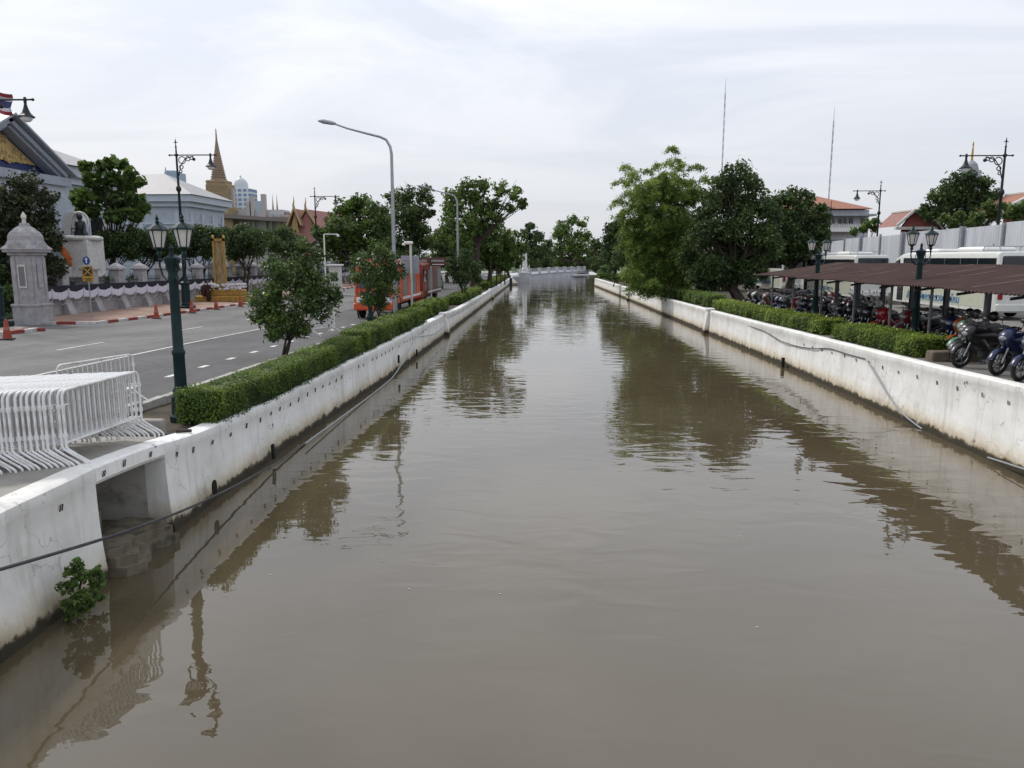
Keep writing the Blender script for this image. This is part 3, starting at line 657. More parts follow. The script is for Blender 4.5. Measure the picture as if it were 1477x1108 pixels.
def make_double_lamp(label, loc, rz, group='green cast iron lamp posts with two lanterns'):
    t = thing('lamp_post', label, 'lamp post', loc, rz, group)
    b = MB(); b.lathe([(.24, -.1), (.24, .12), (.2, .16), (.19, .5), (.15, .56), (.16, .62), (.115, .7)], (0, 0, 0), 12); b.build('pedestal', greenm, t)
    b = MB(); b.lathe([(.115, .68), (.11, 1.3), (.125, 1.33), (.125, 1.38), (.1, 1.42), (.088, 2.7), (.1, 2.74), (.1, 2.8), (.085, 2.84), (.12, 3.02), (.15, 3.1), (.15, 3.16), (.05, 3.2), (.03, 3.3), (.05, 3.34), (.0001, 3.42)], (0, 0, 0), 14); b.build('pole', greenm, t, True)
    b = MB(); b.tube([(-.56, 0, 3.13), (.56, 0, 3.13)], .017, 6)
    for s in (-1, 1):
        b.tube([(s * .08, 0, 2.8), (s * .24, 0, 2.72), (s * .42, 0, 2.82), (s * .52, 0, 3.0), (s * .5, 0, 3.2)], [.02, .02, .02, .02, .025], 6); b.torus((s * .2, 0, 2.98), .07, .011)
    b.build('arm', greenm, t)
    for s in (-1, 1): make_lantern(t, s * .5, 0, 3.34)
    return t
zL = gW(14.5)
lamp0 = make_double_lamp('nearest green lamp post with two lanterns behind the left hedge corner', (-7.02, 14.5, zL - .05), math.atan2(-.6, .75))
p = gnd(528, 470); dup(lamp0, (p.x + .25, p.y, p.z), math.atan2(-.6, .75), 'green lamp post beside the fire truck cab and a round roadside tree')
p = gnd(590, 438); dup(lamp0, (p.x + .6, p.y, p.z), math.atan2(-.6, .75), 'green lamp post partly hidden behind the grey board sign')
p = gnd(1326, 485, False); dup(lamp0, (12.1, 25.5, gR(25) - .1), R(32), 'green double lamp post rising through the near part of the rusty shelter roof')
dup(lamp0, (12.0, 34.5, gR(34) - .05), R(35), 'green double lamp post rising through the far part of the rusty shelter roof')
def make_bell_lamp(label, loc, rz, group='tall dark lamp posts with a hanging bell lamp'):
    t = thing('street_lamp', label, 'street lamp', loc, rz, group)
    b = MB(); b.bev((0, 0, .12), (.95, .95, .3), .05); b.lathe([(.36, .25), (.36, .4), (.3, .5), (.28, 1.7), (.34, 1.8), (.34, 1.9), (.2, 2.0), (.15, 2.4)], (0, 0, 0), 12); b.build('pedestal', greenm, t)
    b = MB(); b.lathe([(.13, 2.35), (.12, 5), (.15, 5.05), (.15, 5.15), (.1, 5.2), (.085, 8.2), (.15, 8.28), (.19, 8.4), (.15, 8.55), (.08, 8.62), (.07, 10.6), (.13, 10.66), (.13, 10.76), (.06, 10.82), (.045, 11.2), (.08, 11.25), (.04, 11.3), (.03, 11.5), (.06, 11.55), (.0001, 11.85)], (0, 0, 0), 10); b.tube([(-.14, 0, 11.55), (.14, 0, 11.55)], .025, 5); b.build('pole', darkiron, t, True)
    b = MB(); b.tube([(-.45, 0, 10.7), (2.75, 0, 10.7)], .042, 6); b.ell((-.48, 0, 10.7), (.09, .07, .07), 8, 6); b.ell((2.78, 0, 10.7), (.08, .07, .07), 8, 6)
    for rr_, cx, cz in ((.24, .38, 10.36), (.15, .8, 10.46), (.13, .3, 9.9), (.1, 1.05, 10.5), (.09, .24, 9.6)): b.torus((cx, 0, cz), rr_, .035, n=14, m=6)
    b.tube([(.08, 0, 9.3), (.25, 0, 10.0), (.6, 0, 10.45), (1.2, 0, 10.62)], .035, 6); b.ell((1.22, 0, 10.42), (.12, .12, .12), 8, 6); b.build('arm', darkiron, t)
    b = MB(); b.lathe([(.05, 10.82), (.08, 10.7), (.07, 10.6), (.06, 10.5), (.11, 10.3), (.18, 10.12), (.3, 9.98), (.36, 9.95), (.36, 9.9), (.3, 9.9)], (2.4, 0, 0), 14); sh = b.build('lamp_shade', darkiron, t, True)
    b = MB(); b.lathe([(.26, 9.92), (.24, 9.8), (.15, 9.71), (.0001, 9.67)], (2.4, 0, 0), 12); b.build('globe', clear, sh, True)
    return t
q = gnd(3, 472); bell0 = make_bell_lamp('tall bell lamp post at the left picture edge in front of the pediment', (atY(38, 150, 37).x - 2.45, 37, gL(37) + .13), 0)
q = atY(255, 300, 54.5); dup(bell0, (-25.55, 54.5, gL(54.5) + .05), R(0), 'tall bell lamp post rising behind the nearest lanterns and before the grey roofed hall')
dup(bell0, (-26.3, 90, gL(90) + .05), R(0), 'distant bell lamp post over the dark clipped trees by the red temple roofs')
q = atY(1444, 280, 52); dup(bell0, (q.x, 52, -1.55), R(180), 'bell lamp post in front of the big tree beyond the metal hoarding')
q = atY(1269, 290, 85); dup(bell0, (q.x, 85, -1.0), R(180), 'bell lamp post between the white house and the red gable roof')
q = atY(1198, 310, 120); dup(bell0, (q.x, 120, -.6), R(180), 'most distant bell lamp post in front of the orange roofed white house')
def make_streetlight(label, loc, rz, h=9.55, reach=3.5):
    t = thing('street_light', label, 'street light', loc, rz, 'tall curved grey street lights')
    b = MB(); b.bev((0, 0, .1), (.5, .5, .3), .03); b.build('base_plate', steel, t)
    pts = [(0, 0, .2), (0, 0, 3), (0, 0, 6), (0, 0, h - .9), (-.06, 0, h - .55), (-.25, 0, h - .22), (-.55, 0, h - .08), (-1.2, 0, h + .08), (-2.2, 0, h + .34), (-reach + .7, 0, h + .55)]
    b = MB(); b.tube(pts, [.11, .1, .09, .075, .07, .065, .06, .055, .045, .04], 8); b.build('pole', steel, t, True)
    b = MB(); P = [(-reach + .75, 0, h + .56), (-reach + .55, 0, h + .6), (-reach + .1, 0, h + .68), (-reach - .15, 0, h + .71)]
    b.tube(P, [.05, .1, .11, .04], 8); b.build('lamp_head', steel, t, True)
    return t
sl0 = make_streetlight('tall grey street light curving over the road beside the fire truck', (-7.6, 39.6, gL(39)), 0)
q = atY(660, 340, 72); dup(sl0, (q.x, 72, gL(72)), 0, 'farther grey street light in front of the spreading canal-side trees')
q = atY(406, 330, 110)
t3 = dup(sl0, (-24.9, 118, gL(118)), R(180), 'distant grey street light in front of the red temple roofs'); t3.rotation_euler = (0, 0, 0)

# ------------------------------------------------------------------ crowd barriers
barp = M('barrier_paint', (.74, .745, .75), .45, var=.06, scale=5, dirt=(.5, .46, .42))
def make_barrier(label, loc, rz, group):
    t = thing('crowd_barrier', label, 'barrier', loc, rz, group); Lh = .93
    b = MB(); zt, zb = 1.06, .33; rc = .1
    P = [(0, -Lh, .02 + .24)]
    P += [(0, -Lh, zt - rc)] + [(0, -Lh + rc - rc * math.cos(a), zt - rc + rc * math.sin(a)) for a in (.5, 1.05)] + [(0, -Lh + rc, zt), (0, 0, zt), (0, Lh - rc, zt)]
    P += [(0, Lh - rc + rc * math.sin(a), zt - rc + rc * math.cos(a)) for a in (.5, 1.05)] + [(0, Lh, zt - rc), (0, Lh, .26)]
    b.tube(P, .019, 7); b.tube([(0, -Lh, zb), (0, Lh, zb)], .014, 6); b.tube([(0, -Lh, .86), (0, -Lh + .12, .86)], .012, 5)
    for k in (-1, 1): b.box((0, k * Lh, .84), (.05, .035, .06)); b.box((0, k * Lh, .44), (.05, .035, .06))
    b.build('frame', barp, t, True)
    b = MB()
    for k in range(1, 16): y = -Lh + 2 * Lh * k / 16; b.tube([(0, y, zb), (0, y, zt - .01)], .0085, 5, cap=False)
    b.build('bar_row', barp, t, True)
    for k in (-1, 1):
        b = MB(); y = k * Lh
        b.tube([(-.355, y, .0), (-.35, y, .05), (-.31, y, .085), (-.16, y, .165), (-.02, y, .25), (0, y, .3), (.02, y, .25), (.16, y, .165), (.31, y, .085), (.35, y, .05), (.355, y, .0)], .017, 6); b.build('foot', barp, t, True)
    return t
A = gnd(113, 676 - 12); NB = 27
c0 = Vector((-6.50, 11.0, 0)); gname = 'white crowd barriers stacked on the forecourt'
inner = 'white crowd barrier pressed in the middle of the tight stack on the forecourt'
bar0 = make_barrier('canal-side outermost white crowd barrier of the tight stack on the forecourt', (c0.x, c0.y, gW(c0.y) + .014), R(-2.5), gname)
rr = random.Random(6)
for k in range(1, NB):
    x = c0.x - .058 * k; y = c0.y - .036 * k + rr.uniform(-.03, .03)
    dup(bar0, (x, y, gW(y) + .014), R(-2.5 + rr.uniform(-1.1, 1.1)), inner if k < NB - 1 else 'road-side outermost white crowd barrier of the tight stack on the forecourt')
q = gnd(137, 560); dup(bar0, (-8.95, 15.0, gL(15) + .02), R(-16), 'single white crowd barrier standing apart behind the stack', 'loose white crowd barriers')
q = gnd(468, 483); bb = dup(bar0, (q.x, q.y, q.z), R(-14), 'white crowd barrier standing alone on the road behind the round tree', 'loose white crowd barriers')
q = atX(265, 630, -6.2); b = MB(); b.tube([(-.13, 0, .03), (.12, .05, .03)], [.035, .03], 8)
tag(b.build('iron_bollard_stub', iron, None, loc=(q.x, q.y, gW(q.y) + .03)), 'short dark iron stub lying on the forecourt edge by the hedge', 'stub')
b = MB(); b.bev((-7.45, 13.1, gW(13.1) + .02), (1.5, .18, .42), .02)
tag(b.build('planter_kerb', concrete), 'low grey planter kerb closing the planted strip by the near hedge end', 'kerb')

# ------------------------------------------------------------------ cones, signs
def make_cone(label, loc):
    t = thing('traffic_cone', label, 'traffic cone', loc, 0, 'orange traffic cones along the far kerb')
    b = MB(); b.bev((0, 0, .03), (.44, .44, .06), .02); b.build('base', darkiron, t)
    b = MB(); b.lathe([(.18, .05), (.155, .2), (.06, .82), (.03, .86), (.0001, .86)], (0, 0, 0), 12); co_ = b.build('cone', M('cone_orange', (.3, .05, .02), .55, var=.15), t, True)
    b = MB(); b.lathe([(.128, .4), (.107, .53)], (0, 0, 0), 12); b.build('band', M('band_dull', (.34, .13, .1), .5), co_)
    return t
q = gnd(226, 460); cone0 = make_cone('orange traffic cone beside the pole of the nearest lamp, by the red and white kerb', q)
for (x, y), lab in (((277, 452), 'orange traffic cone right of the nearest lamp pole at the kerb'), ((312, 447), 'orange traffic cone in front of the person in brown'), ((347, 443), 'orange traffic cone half hidden by the round roadside tree'), ((11, 490), 'orange traffic cone at the left picture edge by the bell lamp foot')):
    dup(cone0, gnd(x, y), 0, lab)
q = gnd(133, 463); zd, zb = atY(131, 376, q.y).z - q.z - .13, atY(131, 393, q.y).z - q.z - .13
t = thing('traffic_sign', 'post with a blue arrow disc above a yellow crossed-out board on the footway', 'traffic sign', (q.x, q.y, q.z + .13))
b = MB(); b.tube([(0, 0, 0), (0, 0, zd + .2)], .035, 8); b.build('post', steel, t)
blue = M('sign_blue', (.015, .06, .24), .4); yel = M('sign_yellow', (.5, .28, .02), .45)
b = MB(); b.lathe([(.0001, -.008), (.24, -.008), (.24, .008), (.0001, .008)], (0, 0, 0), 20, sx=.78); ds = b.build('blue_disc', blue, t, loc=(0, -.055, zd)); ds.rotation_euler = (R(90), 0, R(22))
b = MB(); b.box((0, -.03, .012), (.045, .22, .006)); b.prism([(-.08, .06), (.08, .06), (0, .17)], .01, .016, 'z'); b.build('arrow', white, ds)
sg = MB().bev((0, 0, 0), (.56, .04, .86), .01).build('yellow_board', yel, t, loc=(.02, -.06, zb - .08)); sg.rotation_euler = (0, 0, R(22))
b = MB(); b.box((0, -.025, .13), (.46, .02, .52)); b.build('black_panel', black, sg)
b = MB(); b.box((0, -.037, .13), (.05, .012, .62), ry=R(42)); b.box((0, -.040, .13), (.05, .012, .62), ry=R(-42)); b.build('cross', yel, sg)
b = MB(); b.box((0, -.024, -.28), (.42, .012, .05)); b.box((0, -.024, -.36), (.3, .012, .04)); b.build('lettering', black, sg)
# board sign seen from behind, with a camera
q = gnd(594, 445); t = thing('board_sign', 'white post carrying the grey back of a square sign and a camera housing', 'sign', (atY(594, 440, q.y - 8).x, q.y - 8, gL(50)))
Yc = q.y - 8; zt = atY(590, 352, Yc).z - t.location.z; zb0, zb1 = atY(594, 395, Yc).z - t.location.z, atY(594, 369, Yc).z - t.location.z
greyb = M('sign_back', (.27, .31, .37), .5, var=.08)
b = MB(); b.tube([(0, 0, -.1), (0, 0, zt)], .075, 8); b.build('post', offwhite, t)
b = MB(); b.bev((-.08, .13, (zb0 + zb1) / 2), (1.15, .05, zb1 - zb0), .015); bd_ = b.build('board', greyb, t)
b = MB(); b.box((-.08, .09, zb0 + .25), (.85, .03, .05)); b.box((-.08, .09, zb1 - .25), (.85, .03, .05)); b.build('bracket', steel, bd_)
b = MB(); b.bev((-.12, -.05, zt + .07), (.55, .24, .18), .04); b.tube([(-.4, -.05, zt + .04), (-.44, -.05, zt - .08)], [.09, .11], 8); b.build('camera', white, t)
q = gnd(625, 438); t = thing('street_name_sign', 'brown street sign with white lettering on a pale post by the red trucks', 'sign', (q.x + .4, q.y - 4, gL(58))); Yc = q.y - 4
zt = atY(626, 372, Yc).z - t.location.z
brown = M('sign_brown', (.09, .04, .03), .5)
b = MB(); b.tube([(0, 0, -.1), (0, 0, zt + .1)], .07, 8); b.build('post', offwhite, t)
b = MB(); b.bev((0, -.09, zt - .3), (2.5, .05, .62), .02); sb = b.build('board', brown, t)
b = MB(); rr = random.Random(2)
for x0, n in ((-1.1, 7), (.1, 8)):
    for k in range(n):
        h = rr.uniform(.12, .18); xx = x0 + k * .125; b.tube([(xx, -.125, zt - .3), (xx, -.125, zt - .3 + h), (xx + .06, -.125, zt - .3 + h), (xx + .06, -.125, zt - .3)], .012, 4)
b.box((-.55, -.118, zt - .5), (.8, .008, .05)); b.box((.6, -.118, zt - .5), (.9, .008, .05)); b.lathe([(.0001, 0), (.13, 0), (.13, .01)], (0, 0, 0), 10); b.build('lettering', white, sb)

# ------------------------------------------------------------------ vehicles on the left bank
def wheel(parent, c, r=.5, w_=.28, axis='x', name='wheel'):
    b = MB(); b.lathe([(r * .62, -w_ / 2), (r * .93, -w_ / 2), (r, -w_ * .36), (r, w_ * .36), (r * .93, w_ / 2), (r * .62, w_ / 2)], (0, 0, 0), 20)
    o = b.build(name, rubber, parent, True, loc=c); o.rotation_euler = (0, R(90), 0) if axis == 'x' else (R(90), 0, 0)
    b = MB(); b.lathe([(.0001, -w_ * .3), (r * .22, -w_ * .42), (r * .3, -w_ * .28), (r * .63, -w_ * .36), (r * .63, w_ * .36), (r * .3, w_ * .28), (r * .22, w_ * .42), (.0001, w_ * .3)], (0, 0, 0), 14); b.build('rim', steel, o, True)
    return o
def fire_truck(label, loc, rz=0, hood=red, n_comp=4, ladder=True, length=8.6, cover=None):
    t = thing('fire_truck', label, 'fire truck', loc, rz, 'red fire trucks parked along the left kerb'); W = 2.45
    b = MB(); rings = []
    for y, x in ((0, W / 2 - .12), (.12, W / 2), (2.1, W / 2)):
        inset = .1 if y == 0 else 0
        rings.append([(-x, y + inset * .3, .75), (x, y + inset * .3, .75), (x, y, 1.5), (x - .06, y + (.2 if y < 1 else 0), 2.6), (x - .3, y + (.3 if y < 1 else 0), 2.78), (-x + .3, y + (.3 if y < 1 else 0), 2.78), (-x + .06, y + (.2 if y < 1 else 0), 2.6), (-x, y, 1.5)])
    b.loft(rings); cab = b.build('cab', hood, t)
    b = MB(); b.add([(-W / 2 + .2, .0, 1.55), (W / 2 - .2, .0, 1.55), (W / 2 - .26, .2, 2.5), (-W / 2 + .26, .2, 2.5)], [(0, 1, 2, 3)]); b.add([(-W / 2 + .2, .03, 1.55), (W / 2 - .2, .03, 1.55), (W / 2 - .26, .23, 2.5), (-W / 2 + .26, .23, 2.5)], [(3, 2, 1, 0)]); b.build('windscreen', glassd, t)
    for s in (-1, 1):
        b = MB(); b.box((s * (W / 2 + .002), .95, 2.0), (.03, .95, .75)); b.build('side_window', glassd, cab)
        b = MB(); b.box((s * (W / 2 + .01), .95, 1.3), (.02, .25, .05)); b.build('door_handle', chrome, cab)
        b = MB(); b.tube([(s * W / 2, .15, 2.3), (s * (W / 2 + .25), .0, 2.35), (s * (W / 2 + .25), .0, 2.0)], .02, 5); b.bev((s * (W / 2 + .26), -.0, 1.95), (.06, .2, .45), .02); b.build('mirror', black, cab)
        b = MB(); b.bev((s * (W / 2 - .35), -.13, .95), (.42, .08, .26), .02); b.build('headlight', clear, t)
        b = MB(); b.bev((s * (W / 2 - .05), -.12, .95), (.13, .07, .22), .02); b.build('indicator', amber, t)
    b = MB(); b.bev((0, -.08, .62), (W + .05, .3, .36), .05); b.build('bumper', hood, t)
    b = MB(); b.bev((0, -.02, 1.2), (W - .7, .06, .3), .02); b.build('grille', black, t)
    b = MB(); b.bev((0, .6, 2.87), (1.7, .3, .18), .05); b.build('beacon_bar', M('beacon_red', (.5, .02, .02), .15, spec=.6), t)
    b = MB(); b.box((0, length / 2 + .3, .62), (1.0, length - .8, .3)); b.build('chassis', darkiron, t)
    y0 = 2.25; b = MB(); b.bev((0, (y0 + length) / 2, 1.62), (W, length - y0, 1.75), .04); body = b.build('body', hood, t)
    cw = (length - y0 - .3) / n_comp
    for s in (-1, 1):
        for k in range(n_comp):
            y = y0 + .15 + cw * (k + .5); b = MB(); b.bev((s * (W / 2 + .012), y, 1.7), (.03, cw - .14, 1.25), .01)
            for j in range(9): b.box((s * (W / 2 + .03), y, 1.2 + j * .125), (.012, cw - .2, .085))
            b.build('shutter', M('shutter_grey', (.25, .25, .26), .4, metal=.4) if k % 2 == 0 else hood, body)
        b = MB(); b.box((s * (W / 2 + .015), (y0 + length) / 2, .95), (.02, length - y0 - .1, .12)); b.build('stripe', white, body)
    if ladder:
        b = MB()
        for sx in (-.32, .32): b.box((sx, 5.0, 2.72), (.06, 6.4, .1)); b.box((sx, 5.0, 2.95), (.05, 6.4, .05))
        for k in range(16): b.tube([(-.32, 2.0 + k * .4, 2.72), (.32, 2.0 + k * .4, 2.72)], .025, 5)
        for k in range(9):
            for sx in (-.32, .32): b.tube([(sx, 2.1 + k * .7, 2.74), (sx, 2.45 + k * .7, 2.95)], .018, 4)
        b.build('ladder', offwhite, t)
    if cover is not None:
        b = MB(); b.bev((0, (y0 + length) / 2, 2.6), (W - .1, length - y0 - .5, .3), .1); b.build('hose_bed', cover, t)
    for s in (-1, 1):
        for y in (1.1, length - 2.3): wheel(t, (s * (W / 2 - .18), y, .5))
        b = MB(); b.torus((s * (W / 2 - .02), 1.1, .52), .6, .05, 'x', 16, 6); b.build('wheel_arch', black, t)
    return t
fire_truck('bright red fire truck nearest the camera, half hidden by a round roadside tree', (-10.05, 46.0, gL(46)), R(-1.0)).scale = (1, 1, 1.2)
dred = M('dark_red_paint', (.2, .028, .02), .4, var=.2)
fire_truck('dark red fire truck parked behind the brighter one, beside the brown street sign', (-9.95, 56.2, gL(58)), R(-1), dred, 3, True, 9.0, M('tarp_brown', (.22, .1, .06), .8, var=.3, bump=.6)).scale = (1, 1, 1.22)
def small_car(label, loc, rz, paint, van=False):
    t = thing('parked_car', label, 'car', loc, rz); Lc, W = 4.4, 1.75; top = 1.95 if van else 1.5
    b = MB(); rings = []
    prof = [(0, .45, .75), (.3, .35, .9), (1.1, .3, 1.0), (1.6, .3, 1.02), (3.6, .3, 1.02), (4.3, .35, .95), (4.4, .5, .8)]
    for y, zl, zu in prof: rings.append([(-W / 2, y, zl), (W / 2, y, zl), (W / 2, y, zu), (W / 2 - .1, y, zu + .05), (-W / 2 + .1, y, zu + .05), (-W / 2, y, zu)])
    b.loft(rings).build('body', paint, t, True)
    b = MB(); rings = []
    for y, zu, ins in ((1.0, 1.0, .1), (1.75, top - .05, .2), (2.4, top, .2), (3.4, top - .05, .2), (4.2, 1.05, .12)): rings.append([(-W / 2 + .05, y, .98), (W / 2 - .05, y, .98), (W / 2 - ins, y, zu), (-W / 2 + ins, y, zu)])
    b.loft(rings).build('cabin', glassd, t, True)
    b = MB(); b.bev((0, 2.6, top - .0), (W - .42, 1.6, .06), .02); b.build('roof', paint, t)
    for s in (-1, 1):
        for y in (.85, 3.5): wheel(t, (s * (W / 2 - .1), y, .31), .31, .2)
        b = MB(); b.bev((s * .6, .05, .75), (.35, .1, .16), .03); b.build('headlight', clear, t)
    return t
small_car('teal van parked far off beneath the canal-side trees', (-13.2, 92, gL(92)), 0, M('teal_paint', (.12, .22, .2), .35), True)
small_car('dark red car far along the road behind the round roadside tree', (-22.3, 72, gL(72)), 0, dred)

# ------------------------------------------------------------------ gate pillar, boundary fence, bunting, monument
PX, PY = -27.5, 40.6; g0 = gL(41) + .0
t = thing('gate_pillar', 'tall grey stone gate pillar with a curved pyramidal roof and white finial', 'gate pillar', (PX, PY, g0)); t.scale = (.7, .7, .94)
b = MB(); b.bev((0, 0, .5), (1.95, 1.95, 1.1), .04); b.bev((0, 0, 1.12), (2.05, 2.05, .16), .03); b.build('plinth', stone, t)
b = MB(); b.bev((0, 0, 2.55), (1.6, 1.6, 2.8), .03)
for s in (-1, 1):
    for dx in (-.62, .62): b.box((dx, s * .82, 2.5), (.32, .07, 2.6)); b.box((s * .82, dx, 2.5), (.07, .32, 2.6))
sh = b.build('shaft', stone, t)
b = MB(); b.box((.0, -.845, 2.75), (.62, .05, 1.3)); pn = b.build('plaque_frame', offwhite, t); b = MB(); b.box((.0, -.875, 2.75), (.46, .02, 1.1)); b.build('plaque', M('plaque_grey', (.2, .2, .21), .6, var=.3, scale=14), pn)
b = MB(); b.box((.845, .0, 2.75), (.05, .62, 1.3)); b.build('side_panel', stone, t)
b = MB(); b.bev((0, 0, 4.0), (1.9, 1.9, .16), .03); b.bev((0, 0, 4.16), (2.35, 2.35, .16), .04)
prof = [(1.25, 4.24), (1.2, 4.32), (.98, 4.5), (.86, 4.75), (.84, 5.0), (.72, 5.2), (.48, 5.42), (.28, 5.55), (.22, 5.72)]
b.lathe([(r * 1.41, z) for r, z in prof], (0, 0, 0), 4, rz=R(45))
for s, ax in ((-1, 'y'), (1, 'x')):
    pts = [(-.75, 4.24), (.75, 4.24), (.55, 4.5), (.25, 4.66), (0, 4.72), (-.25, 4.66), (-.55, 4.5)]
    b.prism(pts, s * 1.05, s * 1.22, ax)
b.build('roof', stone, t)
b = MB(); b.lathe([(.2, 5.7), (.12, 5.76), (.14, 5.82), (.12, 5.9), (.19, 6.02), (.16, 6.16), (.05, 6.3), (.0001, 6.36)], (0, 0, 0), 12); b.build('finial', offwhite, t, True)
t = thing('iron_gate', 'dark iron gate standing ajar beside the stone gate pillar', 'gate', (-29.2, 38.5, gL(39)))
b = MB(); b.box((0, 0, .25), (.06, 3.4, .06)); b.box((0, 0, 2.1), (.06, 3.4, .06)); b.box((0, -1.7, 1.3), (.09, .09, 2.6)); b.box((0, 1.7, 1.3), (.09, .09, 2.6)); b.build('frame', darkiron, t)
b = MB()
for k in range(22): y = -1.6 + k * .152; b.tube([(0, y, .25), (0, y, 2.3)], [.015, .012], 4); b.ell((0, y, 2.36), (.02, .02, .07), 6, 4)
b.build('bars', darkiron, t)
FX = -30.3; pys = [44.4 + 3.25 * k for k in range(24)]
t = thing('boundary_fence', 'grey stone boundary fence with flared piers and iron railings behind the footway', 'fence', (FX, 44, gL(46)))
b = MB()
for i in range(len(pys) - 1): b.box2((FX - .14, pys[i], gL(pys[i]) - .2), (FX + .14, pys[i + 1], gL(pys[i]) + .95)); b.box2((FX - .2, pys[i] + .4, gL(pys[i]) + .96), (FX + .2, pys[i + 1] - .4, gL(pys[i]) + 1.06))
b.build('plinth_wall', stone, t, world=True)
for y in pys:
    z = gL(y); b = MB()
    b.prism([(FX - .3, z), (FX + .75, z), (FX + .55, z + .5), (FX + .38, z + 1.0), (FX + .34, z + 1.6), (FX - .3, z + 1.6)], y - .33, y + .33, 'y'); b.bev((FX, y, z + 2.2), (.72, .72, 1.3), .03); b.bev((FX, y, z + 2.92), (.98, .98, .16), .03); b.lathe([(.62, 3.0), (.5, 3.12), (.12, 3.32), (.0001, 3.34)], (FX, y, z), 4, rz=R(45)); b.build('pier', stone, t, world=True)
b = MB()
for i in range(len(pys) - 1):
    z = gL(pys[i])
    b.box2((FX - .02, pys[i] + .36, z + 1.2), (FX + .02, pys[i + 1] - .36, z + 1.25)); b.box2((FX - .02, pys[i] + .36, z + 2.1), (FX + .02, pys[i + 1] - .36, z + 2.15))
    for k in range(15): y = pys[i] + .45 + k * .168; b.tube([(FX, y, z + 1.05), (FX, y, z + 2.4)], [.018, .012], 4, cap=False)
b.build('railing', darkiron, t, world=True)
clothw = M('white_cloth', (.6, .58, .66), .8, var=.1, scale=6); clothb = M('black_cloth', (.02, .02, .035), .85)
t = thing('bunting', 'white and black mourning cloth draped in swags along the boundary fence', 'bunting', (FX + .4, 44, 1))
mw = MB(); mb_ = MB(); mg = MB(); rr = random.Random(9)
for i in range(len(pys) - 1):
    for half in range(2):
        y0 = pys[i] + half * 1.625; y1 = y0 + 1.625; z = gL(y0) + 1.62; n = 12; x = FX + .42
        top = []; bot = []; btop = []
        for k in range(n + 1):
            f = k / n; sag = .34 * (1 - (2 * f - 1) ** 2); rip = .05 * math.sin(k * 2.4)
            top.append((x + .03 * math.sin(k * 1.9), y0 + (y1 - y0) * f, z + .08 - sag * .55)); bot.append((x + .05 + .04 * math.sin(k * 2.3), y0 + (y1 - y0) * f, z - .3 - sag * .8 + rip)); btop.append((x - .01, y0 + (y1 - y0) * f, z + .32))
        vs = top + bot; mw.add(vs, [(k, k + 1, n + 2 + k, n + 1 + k) for k in range(n)])
        vs = btop + [(p_[0] - .012, p_[1], p_[2] - .02) for p_ in top]; mb_.add(vs, [(k, k + 1, n + 2 + k, n + 1 + k) for k in range(n)])
        mw.tube([(x + .04, y0, z + .12), (x + .07, y0, z - .1), (x + .05, y0, z - .45)], [.05, .09, .12], 6)
        mg.tube([(x + .1, y0 + (y1 - y0) * k / 8, z - .35 - .5 * (1 - (k / 4 - 1) ** 2)) for k in range(9)], .03, 4)
mw.build('white_swag', clothw, t, True, world=True); mb_.build('black_band', clothb, t, world=True); mg.build('garland', M('garland_pale', (.3, .3, .3), .8), t, True, world=True)
# monument behind the fence
MX, MY = atY(122, 400, 58).x, 58; g0 = gL(58)
s1 = 58 * 1.17 / FPX
t = thing('stone_monument', 'white stone monument with a rounded back slab and a dark seated figure on top', 'monument', (MX, MY, g0)); t.scale = (.78, .9, .8)
b = MB(); b.bev((0, 0, 1.4), (3.1, 3.1, 2.8), .06); b.bev((0, 0, 2.85), (3.4, 3.4, .22), .05); b.build('plinth', stone, t)
b = MB(); b.bev((.15, 0, 4.6), (2.5, 2.5, 3.4), .05); b.bev((-.9, -.9, 3.7), (1.2, 1.4, 1.6), .04); b.build('pedestal', offwhite, t)
b = MB(); b.lathe([(1.3, 0), (1.62, .1), (1.7, .26), (1.62, .42), (1.3, .5)], (.2, 0, 6.2), 18); b.build('cornice', offwhite, t, True)
b = MB(); pts = [(-1.15, 5.2), (.75, 5.2), (.8, 7.4)] + [(-.15 + .95 * math.cos(a), 8.0 + .95 * math.sin(a)) for a in np.linspace(0, math.pi, 12)] + [(-1.15, 7.6), (-1.45, 7.3), (-1.3, 6.4)]
b.prism([(p_[0] - .35, p_[1]) for p_ in pts], -.3, .3, 'y'); b.torus((.25, -.35, 8.0), .85, .12, 'y', 20, 6); b.build('back_slab', offwhite, t)
b = MB()
b.lathe([(.55, 6.7), (.6, 6.85), (.5, 7.1), (.42, 7.4), (.46, 7.75), (.4, 8.0), (.16, 8.1), (.14, 8.2), (.24, 8.32), (.26, 8.5), (.18, 8.66), (.0001, 8.72)], (.45, -.6, 0), 12)
b.tube([(.3, -.7, 6.95), (.85, -.95, 7.05), (1.05, -1.0, 6.75)], [.24, .2, .12], 8); b.tube([(.75, -.6, 7.85), (1.0, -.8, 7.5), (.95, -1.0, 7.2)], [.13, .1, .08], 7); b.build('seated_figure', M('bronze_dark', (.03, .034, .045), .4, metal=.3), t, True)
b = MB()
for x in (-.1, .3, .7, 1.05): b.tube([(x, -1.1, 6.68), (x, -1.1, 7.35)], .04, 5)
b.box((.48, -1.1, 7.35), (1.2, .08, .08)); b.box((.48, -1.1, 7.0), (1.2, .06, .05)); b.build('throne_frame', black, t)
b = MB(); b.tube([(-.9, -1.66, 5.4), (-.55, -1.72, 5.1), (-.2, -1.68, 4.4), (.05, -1.66, 3.7)], [.08, .2, .22, .12], 6); b.tube([(-.75, -1.66, 4.8), (-.35, -1.74, 4.95), (.15, -1.66, 4.2)], [.05, .16, .07], 6)
tag(b.build('orange_cloth', M('orange_cloth', (.5, .13, .04), .8, var=.25), None, loc=(MX, MY, g0 - .6)), 'orange cloth hung over the side of the white monument pedestal', 'cloth')
